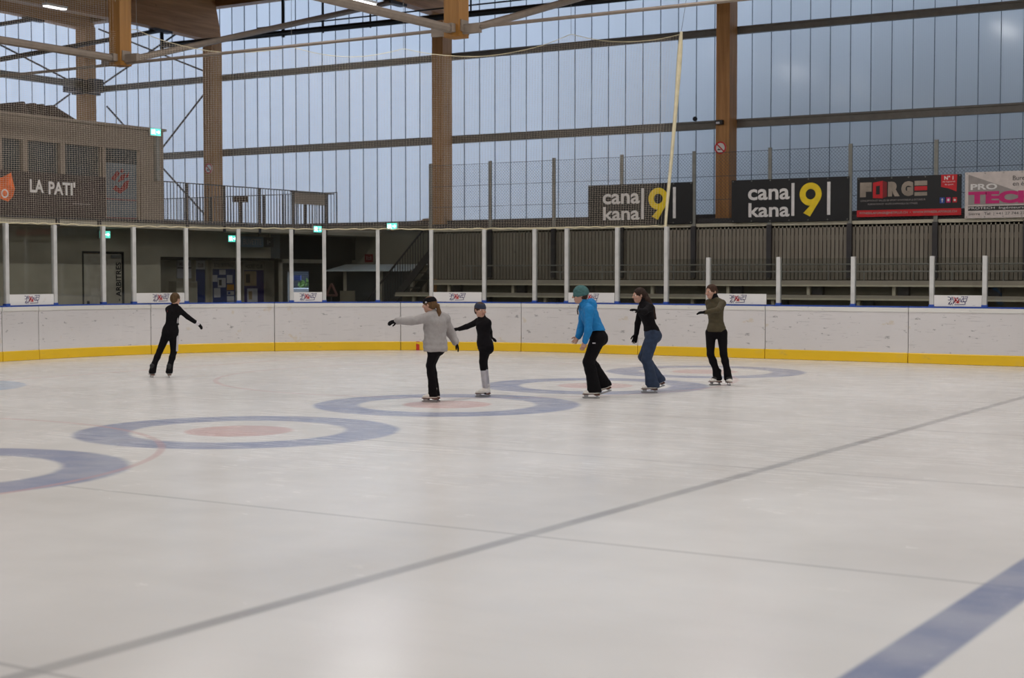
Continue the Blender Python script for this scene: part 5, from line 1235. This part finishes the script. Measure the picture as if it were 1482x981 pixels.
    if sp.get('socks'):
        for k in 'LR':
            kn, an = J['kn' + k], J['an' + k]; cv = Vox(np.minimum(kn, an) - .1, np.maximum(kn, an) + .1, .006)
            cv.cap(kn + (an - kn) * .26, an, .060 * S, .053 * S, 0).wrinkle(.002, 90, 5); cv.clip(kn + (an - kn) * .24, kn - an); cv.mesh('legwarmer', SK['sock'], t)
    if sp['hair'] == 'blond':        # piping, chest print and leg stripe of the tracksuit
        mb = MB()
        p0, p1 = J['hipR'] + Rn * .085 * S, J['knR'] + Rn * .066 * S; mb.obox(tuple((p0 + p1) / 2 - An * .02 + Rn * .006), tuple((p1 - p0) * .46), tuple(An * .03), tuple(Rn * .012)); mb.build('side_stripe', SK['strip'], tr)
        mb = MB().tube([tuple(J['shR'] - An * .035 - Zn * .02 + Rn * -.015), tuple(J['chest'] + Rn * .12 * S - An * .055), tuple(J['waist'] + Rn * .115 * S - An * .035), tuple(J['pelvis'] + Rn * .13 * S - An * .05)], .009, 6); mb.build('piping', SK['strip'], top)
        mb = MB(); c0 = J['shL'] - An * .085 + Zn * -.03; mb.obox(tuple(c0 + Rn * .01), tuple(Rn * .014), tuple(An * .012), tuple(Zn * .014)).obox(tuple(c0 + Rn * .065 - Zn * .004), tuple(Rn * .03), tuple(An * .014), tuple(Zn * .005)); mb.build('back_print', SK['redp'], top)
    if sp['top'] == 'grey':
        mb = MB(); c0 = H(.092, .012, .036); mb.obox(tuple(c0), tuple(fl * .006), tuple(ff * .010), tuple(fu * .010)); mb.build('headband_logo', SK['strip'], t)
    if sp.get('hood'):
        mb = MB(); c0 = J['hipL'] - An * .115 * S + Rn * -.06 - Zn * .05; mb.obox(tuple(c0), tuple(Rn * .022), tuple(An * .012), tuple(Zn * .007)); mb.build('hip_logo', SK['strip'], tr)
        c0 = J['neck'] + ff * .085 - Zn * .03; mb = MB()
        for s_ in (-1, 1): mb.tube([tuple(c0 + fl * .03 * s_), tuple(c0 + ff * .02 + fl * .032 * s_ - Zn * .07), tuple(c0 + ff * .012 + fl * .03 * s_ - Zn * .13)], .005, 5)
        mb.build('drawstring', SK['sole_k'], top)
    # --- skates
    for k in 'LR':
        O, d, u, l = F[k]; q = Vox(O - .32, O + np.array([.32, .32, .42]), 0.006)
        Pn = lambda x, z, y=0: O + d * x * S + u * z * S + l * y * S
        q.ecap(Pn(-.085, .098), Pn(.02, .092), (.036 * S, .034 * S), (.040 * S, .034 * S), l, .01).ecap(Pn(.02, .092), Pn(.098, .084), (.040 * S, .032 * S), (.030 * S, .024 * S), l, .01)
        q.ecap(Pn(-.060, .10), Pn(-.066, .225), (.040 * S, .050 * S), (.044 * S, .052 * S), l, .03).ecap(Pn(-.03, .13), Pn(.03, .10), (.036 * S, .03 * S), (.038 * S, .03 * S), l, .03)
        q.clip(Pn(0, .066), -u); q.clip(Pn(-.06, .232), u)
        bt = q.mesh('ice_skate', SK['boot'], t)
        if sp.get('covers'):
            q = Vox(O - .32, O + np.array([.32, .32, .42]), 0.006)
            q.ecap(Pn(-.090, .105), Pn(-.0, .10), (.043 * S, .040 * S), (.045 * S, .040 * S), l, .01).ecap(Pn(-.062, .10), Pn(-.066, .24), (.048 * S, .060 * S), (.052 * S, .060 * S), l, .03).ecap(Pn(-.03, .14), Pn(.035, .112), (.042 * S, .034 * S), (.042 * S, .030 * S), l, .03)
            q.clip(Pn(0, .078), -u); q.wrinkle(.003, 60, 2); q.mesh('boot_cover', SK['sole_k'], bt)
        mb = MB(); prof = [(-.125, .044), (-.125, .068), (.125, .068), (.125, .058), (.02, .058), (-.03, .060), (-.055, .044)]
        poly = [(a_ * S, b_ * S) for a_, b_ in prof]; mb.prism(poly, tuple(O - l * .034 * S), tuple(d), tuple(u), tuple(l * .068 * S)); mb.build('sole', SK['sole'], bt)
        prof = [(-.130, .012), (-.128, .0), (.100, .0), (.128, .008), (.132, .018), (.126, .026), (-.125, .020)]
        mb = MB().prism([(a_ * S, b_ * S) for a_, b_ in prof], tuple(O - l * .0022), tuple(d), tuple(u), tuple(l * .0044))
        for x0_, x1_, zt in ((-.105, -.075, .046), (.045, .100, .060)): mb.prism([(x0_ * S, .018 * S), (x1_ * S, .018 * S), ((x1_ + .008) * S, zt * S), ((x0_ - .008) * S, zt * S)], tuple(O - l * .004), tuple(d), tuple(u), tuple(l * .008))
        mb.build('blade', SK['blade'], bt)
        if sp.get('socks') and k == 'L': mb = MB().obox(tuple(Pn(-.055, .085)), tuple(d * .014), tuple(l * .044 * S), tuple(u * .03)); mb.build('strap', SK['sole_k'], bt)
    return t
for i, sp in enumerate(PEOPLE): person(sp, i)
